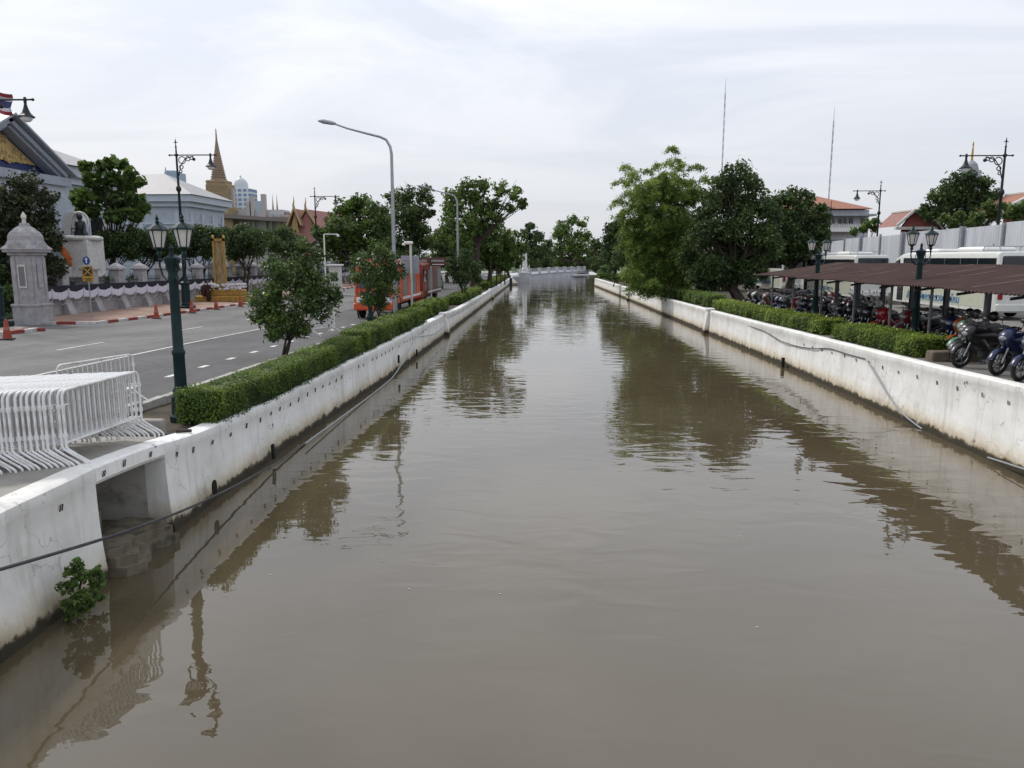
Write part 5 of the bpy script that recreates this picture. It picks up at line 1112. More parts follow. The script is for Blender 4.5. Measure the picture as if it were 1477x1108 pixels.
# ------------------------------------------------------------------ motorbikes
def make_bike(kind):
    """local axes: front toward -x, ground at z=0"""
    t = thing('motorbike', 'motorbike', 'motorbike')
    def ring(x, z, rx, ry, ang):       # ellipse across the direction ang in the xz plane
        out = []
        for j in range(10):
            a = 2 * math.pi * j / 10; u = rx * math.cos(a); out.append((x - math.sin(ang) * u, ry * math.sin(a), z + math.cos(ang) * u))
        return out
    r = .29 if kind != 'sport' else .31
    b = MB()
    if kind == 'scooter':
        P = [(.92, .80, .04, .05, 0), (.78, .76, .12, .12, .1), (.5, .64, .15, .17, .15), (.2, .56, .14, .18, .1), (-.05, .36, .07, .16, .3), (-.3, .32, .06, .15, -.2), (-.45, .5, .08, .2, -1.0), (-.5, .75, .09, .19, -1.25), (-.52, .92, .07, .16, -1.4), (-.5, 1.02, .05, .1, -1.5)]
    elif kind == 'underbone':
        P = [(.95, .82, .03, .05, 0), (.75, .78, .08, .1, .12), (.4, .66, .1, .11, .2), (.1, .52, .1, .1, .4), (-.12, .44, .11, .1, .2), (-.35, .58, .13, .15, -.8), (-.47, .78, .11, .17, -1.2), (-.5, .94, .07, .13, -1.35), (-.48, 1.02, .04, .08, -1.5)]
    else:
        P = [(.95, .95, .03, .05, -.3), (.7, .84, .08, .11, -.1), (.35, .74, .13, .13, .1), (.05, .82, .17, .15, 0), (-.25, .82, .17, .17, 0), (-.5, .84, .14, .17, -.3), (-.68, .88, .06, .12, -.5)]
    b.loft([ring(x, z, a, c, an) for x, z, a, c, an in P])
    b.build('body', black, t, True)
    b = MB()
    if kind == 'sport': b.loft([[(x, s * w_, z) for s, z in ((-1, zz - .03), (1, zz - .03), (.8, zz + .04), (-.8, zz + .04))] for x, zz, w_ in ((.85, .98, .07), (.5, .9, .13), (.2, .84, .12))])
    else: b.loft([[(x, s * w_, z) for s, z in ((-1, zz - .05), (1, zz - .05), (.85, zz + .05), (-.85, zz + .05))] for x, zz, w_ in ((.85, .86, .1), (.5, .8, .15), (.2, .77, .15), (-.02, .72, .1))])
    b.build('seat', black, t, True)
    for nm, x in (('front_wheel', -.68), ('rear_wheel', .62)):
        b = MB(); b.torus((0, 0, 0), r - .045, .05, 'y', 20, 7); wo = b.build(nm, rubber, t, True, loc=(x, 0, r))
        b = MB(); b.torus((0, 0, 0), r - .09, .018, 'y', 18, 5); b.lathe([(.0001, -.05), (.055, -.05), (.055, .05), (.0001, .05)], (0, 0, 0), 10)
        v2 = [(v[0], v[2], v[1]) for v in b.v[-40:]]; b.v[-40:] = v2
        for k in range(5): a = 2 * math.pi * k / 5; b.tube([(.04 * math.cos(a), 0, .04 * math.sin(a)), ((r - .1) * math.cos(a), 0, (r - .1) * math.sin(a))], .013, 5)
        b.build('rim', M('rim_dark', (.13, .13, .135), .35, metal=.5), wo)
    b = MB()
    for s in (-1, 1): b.tube([(-.68, s * .075, r), (-.52, s * .065, .72), (-.45, s * .04, .95)], .022, 6)
    b.build('fork', steel, t)
    b = MB(); ft = []
    for k in range(8):
        a = .35 + k * .33; ft.append([(-.68 - (r + .035) * math.cos(a), s, r + (r + .035) * math.sin(a) - .03 * (abs(s) > .03)) for s in (-.07, -.03, .03, .07)])
    b.loft(ft, cap=False); b.build('mudguard', black, t, True)
    b = MB(); b.tube([(-.38, -.33, 1.03), (-.42, -.2, 1.06), (-.46, 0, 1.03), (-.42, .2, 1.06), (-.38, .33, 1.03)], .016, 6)
    for s in (-1, 1): b.tube([(-.36, s * .33, 1.03), (-.41, s * .22, 1.055)], .022, 6); b.tube([(-.44, s * .2, 1.06), (-.46, s * .25, 1.2), (-.44, s * .27, 1.26)], .008, 5)
    hb = b.build('handlebar', black, t, True)
    for s in (-1, 1):
        b = MB(); b.ell((-.44, s * .285, 1.28), (.025, .075, .05), 10, 6); b.build('mirror', black, hb, True)
    b = MB(); W0 = {'scooter': 1.1, 'underbone': .85, 'sport': 1.0}[kind]
    for_ = [(.60, -.47, .05, .07), (.72, -.53, .09, .13), (.86, -.58, .11, .17), (.97, -.56, .1, .18), (1.05, -.49, .07, .15), (1.1, -.42, .03, .09)]
    b.loft([[(xc - dpt * math.cos(a) * (1.25 if math.cos(a) > 0 else .8), wd * W0 * math.sin(a), zc) for a in np.linspace(0, 2 * math.pi, 12, endpoint=False)] for zc, xc, dpt, wd in for_])
    if kind == 'sport':
        b.loft([[(xc - dx_ * math.cos(a), wd * math.sin(a), zc + .1 * math.cos(a)) for a in np.linspace(0, 2 * math.pi, 10, endpoint=False)] for zc, xc, dx_, wd in ((.36, .0, .18, .1), (.5, -.15, .3, .15), (.66, -.25, .32, .17), (.8, -.3, .22, .15))])
    b.build('front_cowl', black, t, True)
    b = MB(); b.ell((-.69, 0, .88), (.03, .1 * W0, .05), 10, 7); b.build('headlight', M('headlight_dull', (.25, .25, .26), .15, spec=.6), t, True)
    b = MB(); b.box((1.0, 0, .66), (.015, .2, .13), ry=R(-15)); b.build('number_plate', offwhite, t)
    b = MB(); b.ell((.95, 0, .83 if kind != 'sport' else .97), (.04, .08, .04), 8, 6); b.build('tail_light', M('tail_red', (.3, .01, .01), .2), t, True)
    b = MB(); b.bev((.1, 0, .34), (.45, .26, .26), .05); b.build('engine', darkiron, t)
    b = MB(); b.tube([(-.02, .14, .26), (.3, .17, .27), (.55, .19, .36), (.95, .2, .46)], [.025, .03, .055, .05], 8); b.build('exhaust', chrome, t, True)
    b = MB(); b.tube([(-.02, -.12, .26), (-.08, -.28, .01)], .012, 5); b.build('side_stand', steel, t)
    return t
PR = {k: make_bike(k) for k in ('scooter', 'underbone', 'sport')}
PAINT = {n: M('bike_' + n, c, .28, var=.06, spec=.45) for n, c in {'black': (.012, .012, .014), 'red': (.24, .01, .014), 'dark blue': (.008, .016, .06), 'pale green': (.16, .26, .2), 'silver': (.16, .165, .175), 'white': (.4, .4, .4), 'brown': (.09, .04, .03), 'orange': (.35, .08, .02), 'grey': (.05, .052, .056), 'maroon': (.12, .015, .02)}.items()}
BG = 'motorbikes parked along the right bank'
used = {}
def bike(kind, x, y, rz, paint, label, lean=6):
    base = PR[kind]
    if kind not in used: used[kind] = 1; o = base; o.location = (x, y, gR(y) + .008); o.rotation_euler = (R(lean), 0, rz); o['label'] = label; o['group'] = BG
    else:
        o = dup(base, (x, y, gR(y) + .008), None, label, BG); o.rotation_euler = (R(lean), 0, rz)
    settle(child(o, 'body'), PAINT[paint]); settle(child(o, 'front_cowl'), PAINT[paint]); settle(child(o, 'mudguard'), PAINT[paint if paint not in ('white',) else 'black'])
    return o
near = [('sport', 11.2, 19.9, 16, 'black', 'black motorbike with its big front wheel nearest the block at the hedge end'),
        ('scooter', 11.75, 21.0, 12, 'grey', 'dark grey scooter squeezed beside the pale green scooter'),
        ('scooter', 12.2, 22.0, 14, 'pale green', 'pale green scooter just past the end of the near right hedge'),
        ('underbone', 12.5, 22.9, 18, 'orange', 'orange red motorbike at the near end of the right hedge'),
        ('sport', 11.2, 18.45, 24, 'dark blue', 'dark blue motorbike with a pale spoked wheel near the right picture edge'),
        ('underbone', 11.05, 17.4, 26, 'dark blue', 'dark blue motorbike with a slanted front wheel, next to the right picture edge'),
        ('scooter', 11.05, 16.4, 20, 'black', 'black scooter cut off by the right picture edge')]
for k, x, y, a, c, lab in near: bike(k, x, y, R(a), c, lab, 5)
rr = random.Random(21)
refs = ['behind the near right hedge', 'behind the far right hedge', 'in the shade by the dark broad tree']
row1 = ['dark blue', 'grey', 'black', 'maroon', 'silver', 'red', 'red', 'black', 'grey', 'black', 'black', 'silver', 'black', 'grey', 'black', 'dark blue', 'silver', 'red', 'grey', 'black', 'dark blue', 'dark blue', 'black', 'brown', 'black', 'silver', 'black', 'white', 'grey', 'black']
cnt = {}; nb = len(row1); y = 23.9
ordw = ['nearest', 'second nearest', 'third nearest', 'fourth nearest', 'fifth nearest', 'sixth nearest', 'seventh nearest', 'eighth nearest', 'ninth nearest', 'tenth nearest', 'eleventh nearest', 'twelfth nearest', 'thirteenth nearest', 'fourteenth nearest', 'fifteenth nearest']
kinds = ['scooter', 'underbone', 'scooter', 'sport', 'underbone']
for i, c in enumerate(row1):
    k = kinds[(i * 3 + (i // 4)) % 5]; x = (12.85 if y < 40 else 12.85 + (y - 40) * .05) + rr.uniform(-.15, .15)
    word = {'scooter': 'scooter', 'underbone': 'step-through motorbike', 'sport': 'motorbike'}[k]; key = (c, k); cnt[key] = cnt.get(key, 0) + 1; n = cnt[key]
    bike(k, x, y, R(14 + rr.uniform(-24, 20)), c, f'{ordw[n - 1]} {c} {word} in the row just behind the right hedge', rr.uniform(2, 11)); y += rr.choice([.62, .7, .8, .95, 1.2])
row2 = ['black', 'grey', 'black', 'silver', 'black', 'maroon', 'black', 'dark blue', 'black', 'grey', 'black']
y = 40.5; cnt = {}
for i, c in enumerate(row2):
    k = kinds[(i * 2 + (i // 3)) % 5]; word = {'scooter': 'scooter', 'underbone': 'step-through motorbike', 'sport': 'motorbike'}[k]; key = (c, k); cnt[key] = cnt.get(key, 0) + 1; n = cnt[key]
    bike(k, 16.9 + rr.uniform(-.15, .15), y, R(180 + rr.uniform(-12, 10)), c, f'{ordw[n - 1]} {c} {word} in the back row behind the far end of the shelter', rr.uniform(-8, -3)); y += rr.uniform(1.2, 1.5)
# helmets resting on bikes
hp = thing('helmet', 'helmet', 'helmet')
b = MB(); b.ell((0, 0, 0), (.16, .135, .145), 14, 9); b.build('shell', PAINT['black'], hp, True)
b = MB(); b.loft([[(-.11 - .055 * math.cos(a), .128 * math.sin(a) * q_, z) for a in np.linspace(-1.2, 1.2, 7)] for q_, z in ((.98, -.06), (1.0, .0), (.85, .05))], cap=False); b.build('visor', glassd, hp, True)
hl = [(12.4, 23.9, 1.2, 'black', 'black helmet on the first bike behind the near hedge end'), (12.4, 22.9, 1.22, 'black', 'black helmet hung over the orange red motorbike'), (12.1, 22.0, 1.24, 'grey', 'grey helmet on the pale green scooter'), (12.3, 21.5, 1.2, 'black', 'black helmet between the pale green and dark grey scooters'), (12.0, 18.9, 1.22, 'brown', 'dark brown helmet above the dark blue motorbike'), (12.4, 29.1, 1.22, 'white', 'white helmet on a mirror of a red bike behind the hedge')]
for i, (x, y, z, c, lab) in enumerate(hl):
    o = hp if i == 0 else dup(hp); o.location = (x, y, gR(y) + z); o.rotation_euler = (0, 0, R(rr.uniform(-40, 40))); o['label'] = lab; o['group'] = 'helmets left on motorbikes'; settle(child(o, 'shell'), PAINT[c])
b = MB(); b.bev((11.15, 21.2, gR(21.2) + .13), (1.3, .4, .3), .03); tag(b.build('concrete_block', M('block_brown', (.16, .13, .1), .9, var=.3, bump=.4)), 'low brown concrete block at the near end of the right hedge', 'block')
t = thing('mesh_cage', 'white framed mesh cage panel standing behind the shelter at the right edge', 'cage', (19.2, 27.6, gR(27)))
b = MB()
for k in range(14): b.tube([(-.8 + k * .19, 0, .5), (-.8 + k * .19, 0, 1.55)], .012, 4)
for k in range(7): b.tube([(-.9, 0, .55 + k * .16), (1.8, 0, .55 + k * .16)], .012, 4)
b.build('mesh', steel, t)
b = MB(); b.box((.45, 0, 1.6), (2.8, .08, .09)); b.box((.45, 0, .45), (2.8, .08, .09)); b.box((-.92, 0, .85), (.09, .08, 1.6)); b.box((1.82, 0, .85), (.09, .08, 1.6)); b.build('frame', white, t)

# ------------------------------------------------------------------ coaches
coachw = M('coach_white', (.66, .67, .64), .3, var=.06, spec=.5); cream = M('coach_cream', (.5, .52, .42), .35, var=.06, spec=.5)
def make_coach(label, loc, mark=True):
    """near end at y=0, side facing the canal at x=0, body along +y"""
    t = thing('coach', label, 'coach', loc, 0, 'white coaches parked behind the bike shelter'); Lc, W, Hc = 11.6, 2.5, 3.32
    def sect(y, zt, ins):
        r = .16; return [(ins, y, .38), (W - ins, y, .38), (W - ins, y, zt - r * 1.6), (W - ins - r * .35, y, zt - r * .5), (W - ins - r * 1.2, y, zt), (ins + r * 1.2, y, zt), (ins + r * .35, y, zt - r * .5), (ins, y, zt - r * 1.6)]
    b = MB(); b.loft([sect(0, Hc - .18, .1), sect(.1, Hc - .04, .02), sect(.5, Hc, 0), sect(9.4, Hc, 0), sect(10.4, Hc - .1, .01), sect(11.1, Hc - .34, .04), sect(11.45, Hc - .8, .1), sect(11.6, Hc - 1.5, .18)])
    body = b.build('body', coachw, t, True)
    b = MB(); b.box((-.004, 5.0, 1.3), (.02, 9.0, 1.5)); b.build('side_panel', cream, body)
    for k in range(6):
        b = MB(); b.box((-.006, .95 + k * 1.62, 2.6), (.03, 1.56, .8)); b.build('window', glassd, body)
    b = MB(); b.add([(-.02, 10.3, 2.2), (-.02, 11.1, 2.2), (-.0, 10.9, 2.8), (-.01, 10.3, 2.95)], [(0, 1, 2, 3)]); b.add([(-.03, 10.3, 2.2), (-.03, 11.1, 2.2), (-.01, 10.9, 2.8), (-.02, 10.3, 2.95)], [(3, 2, 1, 0)]); b.build('window', glassd, body)
    b = MB(); b.bev((W / 2, -.0, 2.55), (W - .4, .1, 1.1), .06); b.build('rear_window', glassd, body)
    b = MB(); b.bev((W / 2, -.02, .6), (W - .1, .2, .4), .06); b.build('bumper', coachw, t)
    for s in (.25, W - .25):
        b = MB(); b.bev((s, -.03, 1.3), (.22, .08, .6), .03); b.build('tail_light', M('tail_red', (.3, .01, .01), .2), body)
    b = MB(); b.bev((W / 2, 3.4, Hc + .12), (1.7, 2.6, .26), .1); b.build('roof_unit', white, t)
    b = MB(); b.bev((W / 2, 7.6, Hc + .1), (1.5, 1.6, .2), .08); b.build('roof_hatch', white, t)
    b = MB()
    for s in (.35, W - .35): b.tube([(s, .5, Hc), (s, .6, Hc + .25), (s, 1.9, Hc + .25), (s, 2.0, Hc)], .025, 5)
    for k in range(4): b.tube([(.35, .6 + k * .43, Hc + .25), (W - .35, .6 + k * .43, Hc + .25)], .02, 5)
    b.build('roof_rack', steel, t)
    for y in (2.6, 8.6):
        for x in (.16, W - .16): wheel(t, (x, y, .5), .5, .3)
        b = MB(); b.torus((.03, y, .52), .56, .04, 'x', 18, 5); b.build('wheel_arch', rubber, body)
    for k in range(5):
        b = MB(); b.bev((-.02, 4.0 + k * .75, .85), (.03, .12, .2), .008); b.build('vent', black, body)
    b = MB(); b.bev((-.012, 10.0, 1.45), (.03, .75, 1.95), .01); b.build('door', glassd, body)
    b = MB(); b.box((-.012, 5.6, 1.35), (.012, 8.0, .02)); b.build('trim_line', steel, body)
    return t
def thai_text(parent, txt, loc, size, mat, wid):
    cu = bpy.data.curves.new('lettering', 'FONT'); cu.body = txt; cu.size = size; cu.extrude = .004; cu.align_x = 'CENTER'; cu.offset = .006
    cu.materials.append(mat); o = bpy.data.objects.new('lettering', cu); C.objects.link(o); o.parent = parent; o.location = loc; o.rotation_euler = (R(90), 0, R(-90))
    bpy.context.view_layer.update()
    if o.dimensions.x > .1: s = wid / o.dimensions.x; o.scale = (s, s, s) if s < 1.6 else (s, 1.2, 1)
    dg = bpy.context.evaluated_depsgraph_get(); me = bpy.data.meshes.new_from_object(o.evaluated_get(dg)); n_ = bpy.data.objects.new('lettering', me); C.objects.link(n_)
    n_.parent = parent; n_.location = o.location; n_.rotation_euler = o.rotation_euler; n_.scale = o.scale; bpy.data.objects.remove(o); n_.name = 'lettering'
    return n_
ltx = M('letter_blue', (.06, .2, .42), .5)
c1 = make_coach('nearest white coach with blue Thai lettering on its cream side', (21.9, 38.4, gR(38)))
thai_text(child(c1, 'body'), 'สำนักปลัดกระทรวงกลาโหม', (-.03, 6.1, .66), .62, ltx, 5.9)
c2 = make_coach('second white coach beyond the nearest one, behind the shelter', (21.9, 55.6, gR(55)))
thai_text(child(c2, 'body'), 'กระทรวงกลาโหม', (-.03, 6.1, .66), .62, ltx, 3.4)
c3 = dup(c1, (21.9, 72.2, gR(70)), None, 'farthest white coach, mostly hidden by the dark broad tree')

# ------------------------------------------------------------------ hoarding, houses, masts on the right
F0, F1 = Vector((27.4, 33, 0)), Vector((34.6, 104, 0)); fd = F1 - F0; fl = fd.length; fd.normalize(); fn = Vector((-fd.y, fd.x, 0))
t = thing('metal_hoarding', 'tall grey corrugated metal hoarding on posts behind the coaches', 'fence', (F0.x, F0.y, -.3))
sheet = M('hoarding_sheet', (.56, .585, .63), .5, var=.14, scale=.9, stretch=(1, 1, .25))
npan = 12; pl = fl / npan
for k in range(npan):
    n = 34; vs = []; fs = []
    for i in range(n + 1):
        u = k * pl + pl * i / n * .995; p_ = F0 + fd * u + fn * (.05 if i % 2 else 0); zt_ = 4.9 - .35 * u / fl + (k % 3) * .05
        vs += [(p_.x, p_.y, -.4), (p_.x, p_.y, zt_)]
    for i in range(n): fs.append((2 * i, 2 * i + 2, 2 * i + 3, 2 * i + 1))
    MB().add(vs, fs).build('sheet_panel', sheet, t, world=True)
for k in range(npan + 1):
    p_ = F0 + fd * (k * pl) + fn * .12; b = MB(); b.box((p_.x, p_.y, 2.2), (.16 if k % 2 else .34, .16 if k % 2 else .34, 5.4)); b.build('post', steel if k % 2 else M('hoarding_post', (.26, .27, .3), .6), t, world=True)
q = atY(1225, 340, 125); HY = 125
t = thing('white_house', 'white two storey house with an orange hip roof and a balcony behind the hoarding', 'house', (q.x, HY, -.5))
whw = M('house_white', (.68, .71, .77), .6, var=.08)
def pxb(mb, x0, x1, yt, yb, Y, d): a, c = atY(x0, yb, Y), atY(x1, yt, Y); mb.box2((a.x, Y, a.z), (c.x, Y + d, c.z))
b = MB(); pxb(b, 1165, 1254, 303, 346, HY, 14); b.build('wall', whw, t, world=True)
b = MB(); pxb(b, 1160, 1265, 308.5, 311.5, HY - 3, 3); b.build('canopy', M('house_canopy', (.34, .36, .4), .6), t, world=True)
b = MB(); pxb(b, 1160, 1246, 325, 333, HY - 2.2, .25); pxb(b, 1160, 1246, 333.1, 334.5, HY - 2.4, 2.4)
for k in range(26): xx = 1161 + k * 3.3; a = atY(xx, 324, HY - 2.3); b.box((a.x, HY - 2.32, a.z - .1), (.12, .1, .5))
b.build('balcony', white, t, world=True)
for x0, x1 in ((1200, 1204), (1209, 1215), (1216, 1222), (1224, 1231), (1241, 1248)):
    b = MB(); pxb(b, x0 - .6, x1 + .6, 314, 324, HY - .06, .05); f = b.build('window', white, t, world=True); b = MB(); pxb(b, x0, x1, 314.8, 323.6, HY - .1, .03); b.build('pane', glassd, f, world=True)
b = MB(); a0, a1 = atY(1168, 302, HY), atY(1245, 302, HY); rz_ = atY(1190, 288, HY).z
b.add([(a0.x - 8, HY - 1.5, a0.z), (a1.x + 1, HY - 1.5, a0.z), (a1.x + 1, HY + 15, a0.z), (a0.x - 8, HY + 15, a0.z), (a0.x - 2, HY + 6.7, rz_ + 1), (atY(1200, 290, HY).x, HY + 6.7, rz_ + 1)], [(0, 1, 5, 4), (1, 2, 5), (2, 3, 4, 5), (3, 0, 4), (3, 2, 1, 0)]); b.build('roof', orange_tile, t, world=True)
def gable_house(label, xl, xr, xap, ye, ya, Y, tile, deep=16, slantx=0):
    t = thing('red_roof_house', label, 'house', (atY(xap, 320, Y).x, Y, -.5)); a, c, ap = atY(xl, ye, Y), atY(xr, ye, Y), atY(xap, ya, Y)
    b = MB(); b.prism([(a.x + .5, -.6), (c.x - .5, -.6), (c.x - .5, a.z - .1), (ap.x, ap.z - .3), (a.x + .5, a.z - .1)], Y + .2, Y + .6, 'y'); b.build('gable_wall', M('gable_red', (.24, .07, .055), .75, var=.1), t, world=True)
    b = MB()
    for s, e_ in ((1, c), (-1, a)):
        b.add([(ap.x, Y - .3, ap.z), (e_.x + s * .4, Y - .3, e_.z - .15), (e_.x + s * .4 + slantx, Y + deep, e_.z - .15), (ap.x + slantx, Y + deep, ap.z)], [(0, 1, 2, 3)])
    b.build('roof', tile, t, world=True)
    b = MB()
    for s, e_ in ((1, c), (-1, a)): b.tube([(ap.x, Y - .35, ap.z + .08), (e_.x + s * .4, Y - .35, e_.z - .05)], .2, 5)
    b.tube([(ap.x, Y - .3, ap.z + .08), (ap.x + slantx, Y + deep, ap.z + .08)], .16, 5); b.build('ridge', offwhite, t, world=True)
    b = MB(); b.box2((a.x - .6, Y - .6, a.z - .55), (c.x + .8, Y + .1, a.z - .2)); b.build('eave', offwhite, t, world=True)
gable_house('house with a red gable edged in pale tiles behind the hoarding', 1297, 1353, 1318, 325, 304, 100, M('plum_tile', (.3, .15, .13), .75, var=.15, scale=2), 6, 0)
gable_house('house with an orange tiled roof behind bushes at the right picture edge', 1446, 1560, 1500, 303, 276, 84, orange_tile, 6, 0)
def mast(label, x0, ytop, ybot, Y):
    a, c = atY(x0, ytop, Y), atY(x0 - 3, ybot, Y); t = thing('radio_mast', label, 'mast', (c.x, Y, -1), 0, 'thin lattice radio masts on the skyline'); h = a.z + 1; w_ = .17
    b = MB()
    for k in range(3): an = 2.1 * k; b.tube([(w_ * math.cos(an), w_ * math.sin(an), 0), (w_ * math.cos(an), w_ * math.sin(an), h)], .05, 4)
    nseg = int(h / 2.2)
    for i in range(nseg):
        for k in range(3): p1, p2 = 2.1 * k, 2.1 * (k + 1); b.tube([(w_ * math.cos(p1), w_ * math.sin(p1), i * h / nseg), (w_ * math.cos(p2), w_ * math.sin(p2), (i + 1) * h / nseg)], .035, 3, cap=False)
    mm_ = M('mast_paint', (.5, .5, .53), .6, var=.3, scale=.2); b.build('lattice', mm_, t)
    b = MB(); b.tube([(0, 0, h), (0, 0, h + 4)], [.08, .03], 4); b.build('tip', mm_, t)
    return t
mast('thin lattice radio mast above the bamboo and dark tree', 1042, 134, 300, 230)
mast('thin lattice radio mast above the orange roofed house', 1195.5, 174, 330, 230)
q = atY(1401, 240, 200); h = atY(1401, 203, 200).z
t = thing('gilded_spire', 'slim gilded temple spire with a dark tiered cap above the big right tree', 'spire', (q.x, 200, -1)); b = MB(); b.lathe([(4, 0), (3.6, q.z - 3), (1.9, q.z - .5), (1.3, q.z + 1.5), (.6, q.z + 2.2), (.3, q.z + 2.4)], (0, 0, 0), 12); b.build('tower', M('spire_grey', (.3, .32, .36), .7), t)
b = MB(); b.lathe([(.3, q.z + 2.3), (.22, q.z + 5), (.12, h - .3), (.2, h + .1), (.18, h + .4), (.0001, h + 1.0)], (0, 0, 0), 8); b.build('needle', gold, t)

# ------------------------------------------------------------------ hedges
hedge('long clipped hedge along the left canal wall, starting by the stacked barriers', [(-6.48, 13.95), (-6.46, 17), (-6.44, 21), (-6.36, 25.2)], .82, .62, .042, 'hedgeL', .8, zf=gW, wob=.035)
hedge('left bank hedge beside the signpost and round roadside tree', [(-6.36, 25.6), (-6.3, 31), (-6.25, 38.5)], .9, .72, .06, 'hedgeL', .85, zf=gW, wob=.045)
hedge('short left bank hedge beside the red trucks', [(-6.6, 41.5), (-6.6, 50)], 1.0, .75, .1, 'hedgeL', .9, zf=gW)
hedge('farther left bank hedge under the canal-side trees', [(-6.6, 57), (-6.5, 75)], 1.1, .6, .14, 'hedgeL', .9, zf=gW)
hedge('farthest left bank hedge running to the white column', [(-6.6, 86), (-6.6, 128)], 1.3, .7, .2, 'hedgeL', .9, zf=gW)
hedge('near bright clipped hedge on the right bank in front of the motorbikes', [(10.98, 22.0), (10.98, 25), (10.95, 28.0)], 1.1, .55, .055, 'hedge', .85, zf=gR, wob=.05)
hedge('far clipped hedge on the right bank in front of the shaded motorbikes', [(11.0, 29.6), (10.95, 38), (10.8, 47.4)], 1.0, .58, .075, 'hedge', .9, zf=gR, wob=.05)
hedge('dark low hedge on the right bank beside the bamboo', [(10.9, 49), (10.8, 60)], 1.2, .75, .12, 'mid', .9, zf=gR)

# ------------------------------------------------------------------ trees
def ptree(name, label, base_px, Y, cl, leaf, mat, tr, zf, group=None, **k):
    bx = atY(base_px[0], base_px[1], Y).x if base_px else atY(cl[0][0], 400, Y).x
    return tree(name, label, 'tree' if name != 'bush' else 'bush', (bx, Y, zf(Y)), pxclumps(cl, Y, len(cl) * 3 + int(Y)), leaf, mat, tr, group, **k)
GLT = 'young glossy trees in the strip along the left canal'
ptree('roadside_tree', 'round glossy-leaved young tree standing on the kerb strip behind the left hedge', (408, 515), 24.6, [(398, 388, 26), (440, 372, 26), (455, 405, 30), (420, 415, 34), (385, 425, 30), (378, 450, 24), (415, 450, 34), (460, 440, 28), (478, 420, 15), (430, 472, 20), (395, 480, 16), (437, 355, 14)], .125, 'gloss', .045, gL, GLT, stems=4, fill=.62, sub=(11, .4), aspect=.48, fork=.3)
ptree('roadside_tree', 'glossy-leaved young tree in front of the bright red fire truck', (548, 470), 37, [(545, 362, 17), (560, 375, 18), (525, 378, 20), (545, 395, 26), (515, 395, 14), (572, 392, 16), (555, 415, 24), (535, 425, 20), (550, 440, 13)], .15, 'gloss', .05, gL, GLT, stems=3, fill=.55, sub=(11, .4), fork=.3)
ptree('roadside_tree', 'small dark young tree propped on stakes beyond the brown street sign', (668, 430), 62, [(668, 372, 16), (655, 390, 14), (682, 388, 15), (668, 400, 15), (650, 378, 9), (690, 400, 8)], .2, 'dark', .07, gL, GLT, stems=3, fill=.9)
GT = 'large spreading trees along the left canal'
ptree('canal_tree', 'tall open-crowned tree leaning its branches over the canal at left centre', (683, 422), 84, [(655, 283, 20), (675, 272, 17), (700, 268, 16), (722, 272, 13), (742, 280, 12), (752, 292, 9), (735, 300, 9), (665, 310, 26), (695, 305, 24), (715, 292, 14), (650, 330, 20), (668, 345, 22), (682, 290, 18), (655, 305, 16), (640, 345, 14), (690, 330, 20), (715, 318, 16)], .42, 'mid', .42, gL, GT, fill=.75, sub=(8, .42), fork=.6, core=.45)
ptree('canal_tree', 'dense low tree under the open-crowned one beside the left canal wall', (702, 418), 92, [(700, 340, 22), (720, 338, 18), (738, 345, 16), (690, 358, 20), (715, 362, 22), (740, 365, 15), (675, 372, 16), (728, 378, 14), (705, 378, 14), (685, 345, 16), (752, 358, 10)], .42, 'mid', .34, gL, GT, fill=.8, fork=.5)
ptree('canal_tree', 'small dark tree at the far end of the left row near the white column', (719, 412), 118, [(718, 372, 12), (728, 365, 10), (710, 380, 10), (726, 382, 9)], .5, 'dark', .25, gL, GT, fill=.9)
for k, (px_, Y) in enumerate(((708, 88), (716, 96), (722, 104), (728, 112))):
    q = atY(px_, 400, Y); b = MB(); b.tube([(0, 0, -.1), (.03, 0, 1.6), (0, .05, 3.4)], [.11, .09, .07], 7)
    tag(b.build('tree_stake', barkm, None, loc=(q.x, Y, gL(Y))), 'dark slim stake along the left bank, ' + ('nearest', 'second', 'third', 'farthest')[k] + ' before the far hedge', 'stake', 'slim stakes along the left bank')
GB = 'background trees across the road'
ptree('street_tree', 'light green broad tree behind the round roadside tree and the street light', (515, 400), 105, [(500, 300, 18), (520, 292, 18), (540, 305, 18), (485, 318, 18), (510, 325, 24), (535, 330, 20), (480, 342, 16), (550, 345, 20), (515, 355, 22), (470, 352, 14), (490, 362, 18), (530, 362, 20), (555, 325, 16), (500, 340, 20), (460, 335, 12)], .5, 'mid', .4, gL, GB, fill=.95)
ptree('street_tree', 'dark tall tree behind the street light pole', (590, 400), 125, [(570, 290, 17), (590, 282, 16), (612, 278, 13), (622, 290, 9), (580, 308, 22), (605, 305, 16), (560, 320, 18), (590, 332, 22), (610, 330, 12), (575, 352, 20), (600, 355, 18), (618, 308, 9), (552, 345, 18), (548, 312, 13), (612, 350, 14)], .5, 'dark', .4, gL, GB, fill=.85)
ptree('street_tree', 'pale sparse tree behind the red trucks', (625, 400), 140, [(622, 352, 12), (640, 348, 12), (630, 366, 12), (648, 362, 10)], .55, 'light', .25, gL, GB, fill=.5)
ptree('street_tree', 'dark brownish tree filling the left edge behind the gate pillar', (48, 440), 47, [(18, 275, 24), (45, 268, 22), (66, 285, 17), (10, 305, 30), (45, 305, 30), (72, 315, 16), (20, 340, 30), (62, 345, 24), (80, 350, 15), (12, 375, 26), (50, 380, 26), (80, 385, 18), (78, 405, 12), (8, 405, 22)], .26, 'rust', .3, gL, GB, fill=.9)
ptree('street_tree', 'dark shrubby tree inside the gateway at the left picture edge', (5, 450), 44, [(-10, 395, 26), (12, 420, 18), (-8, 435, 22), (20, 440, 10)], .24, 'dark', .15, gL, GB, fill=.9)
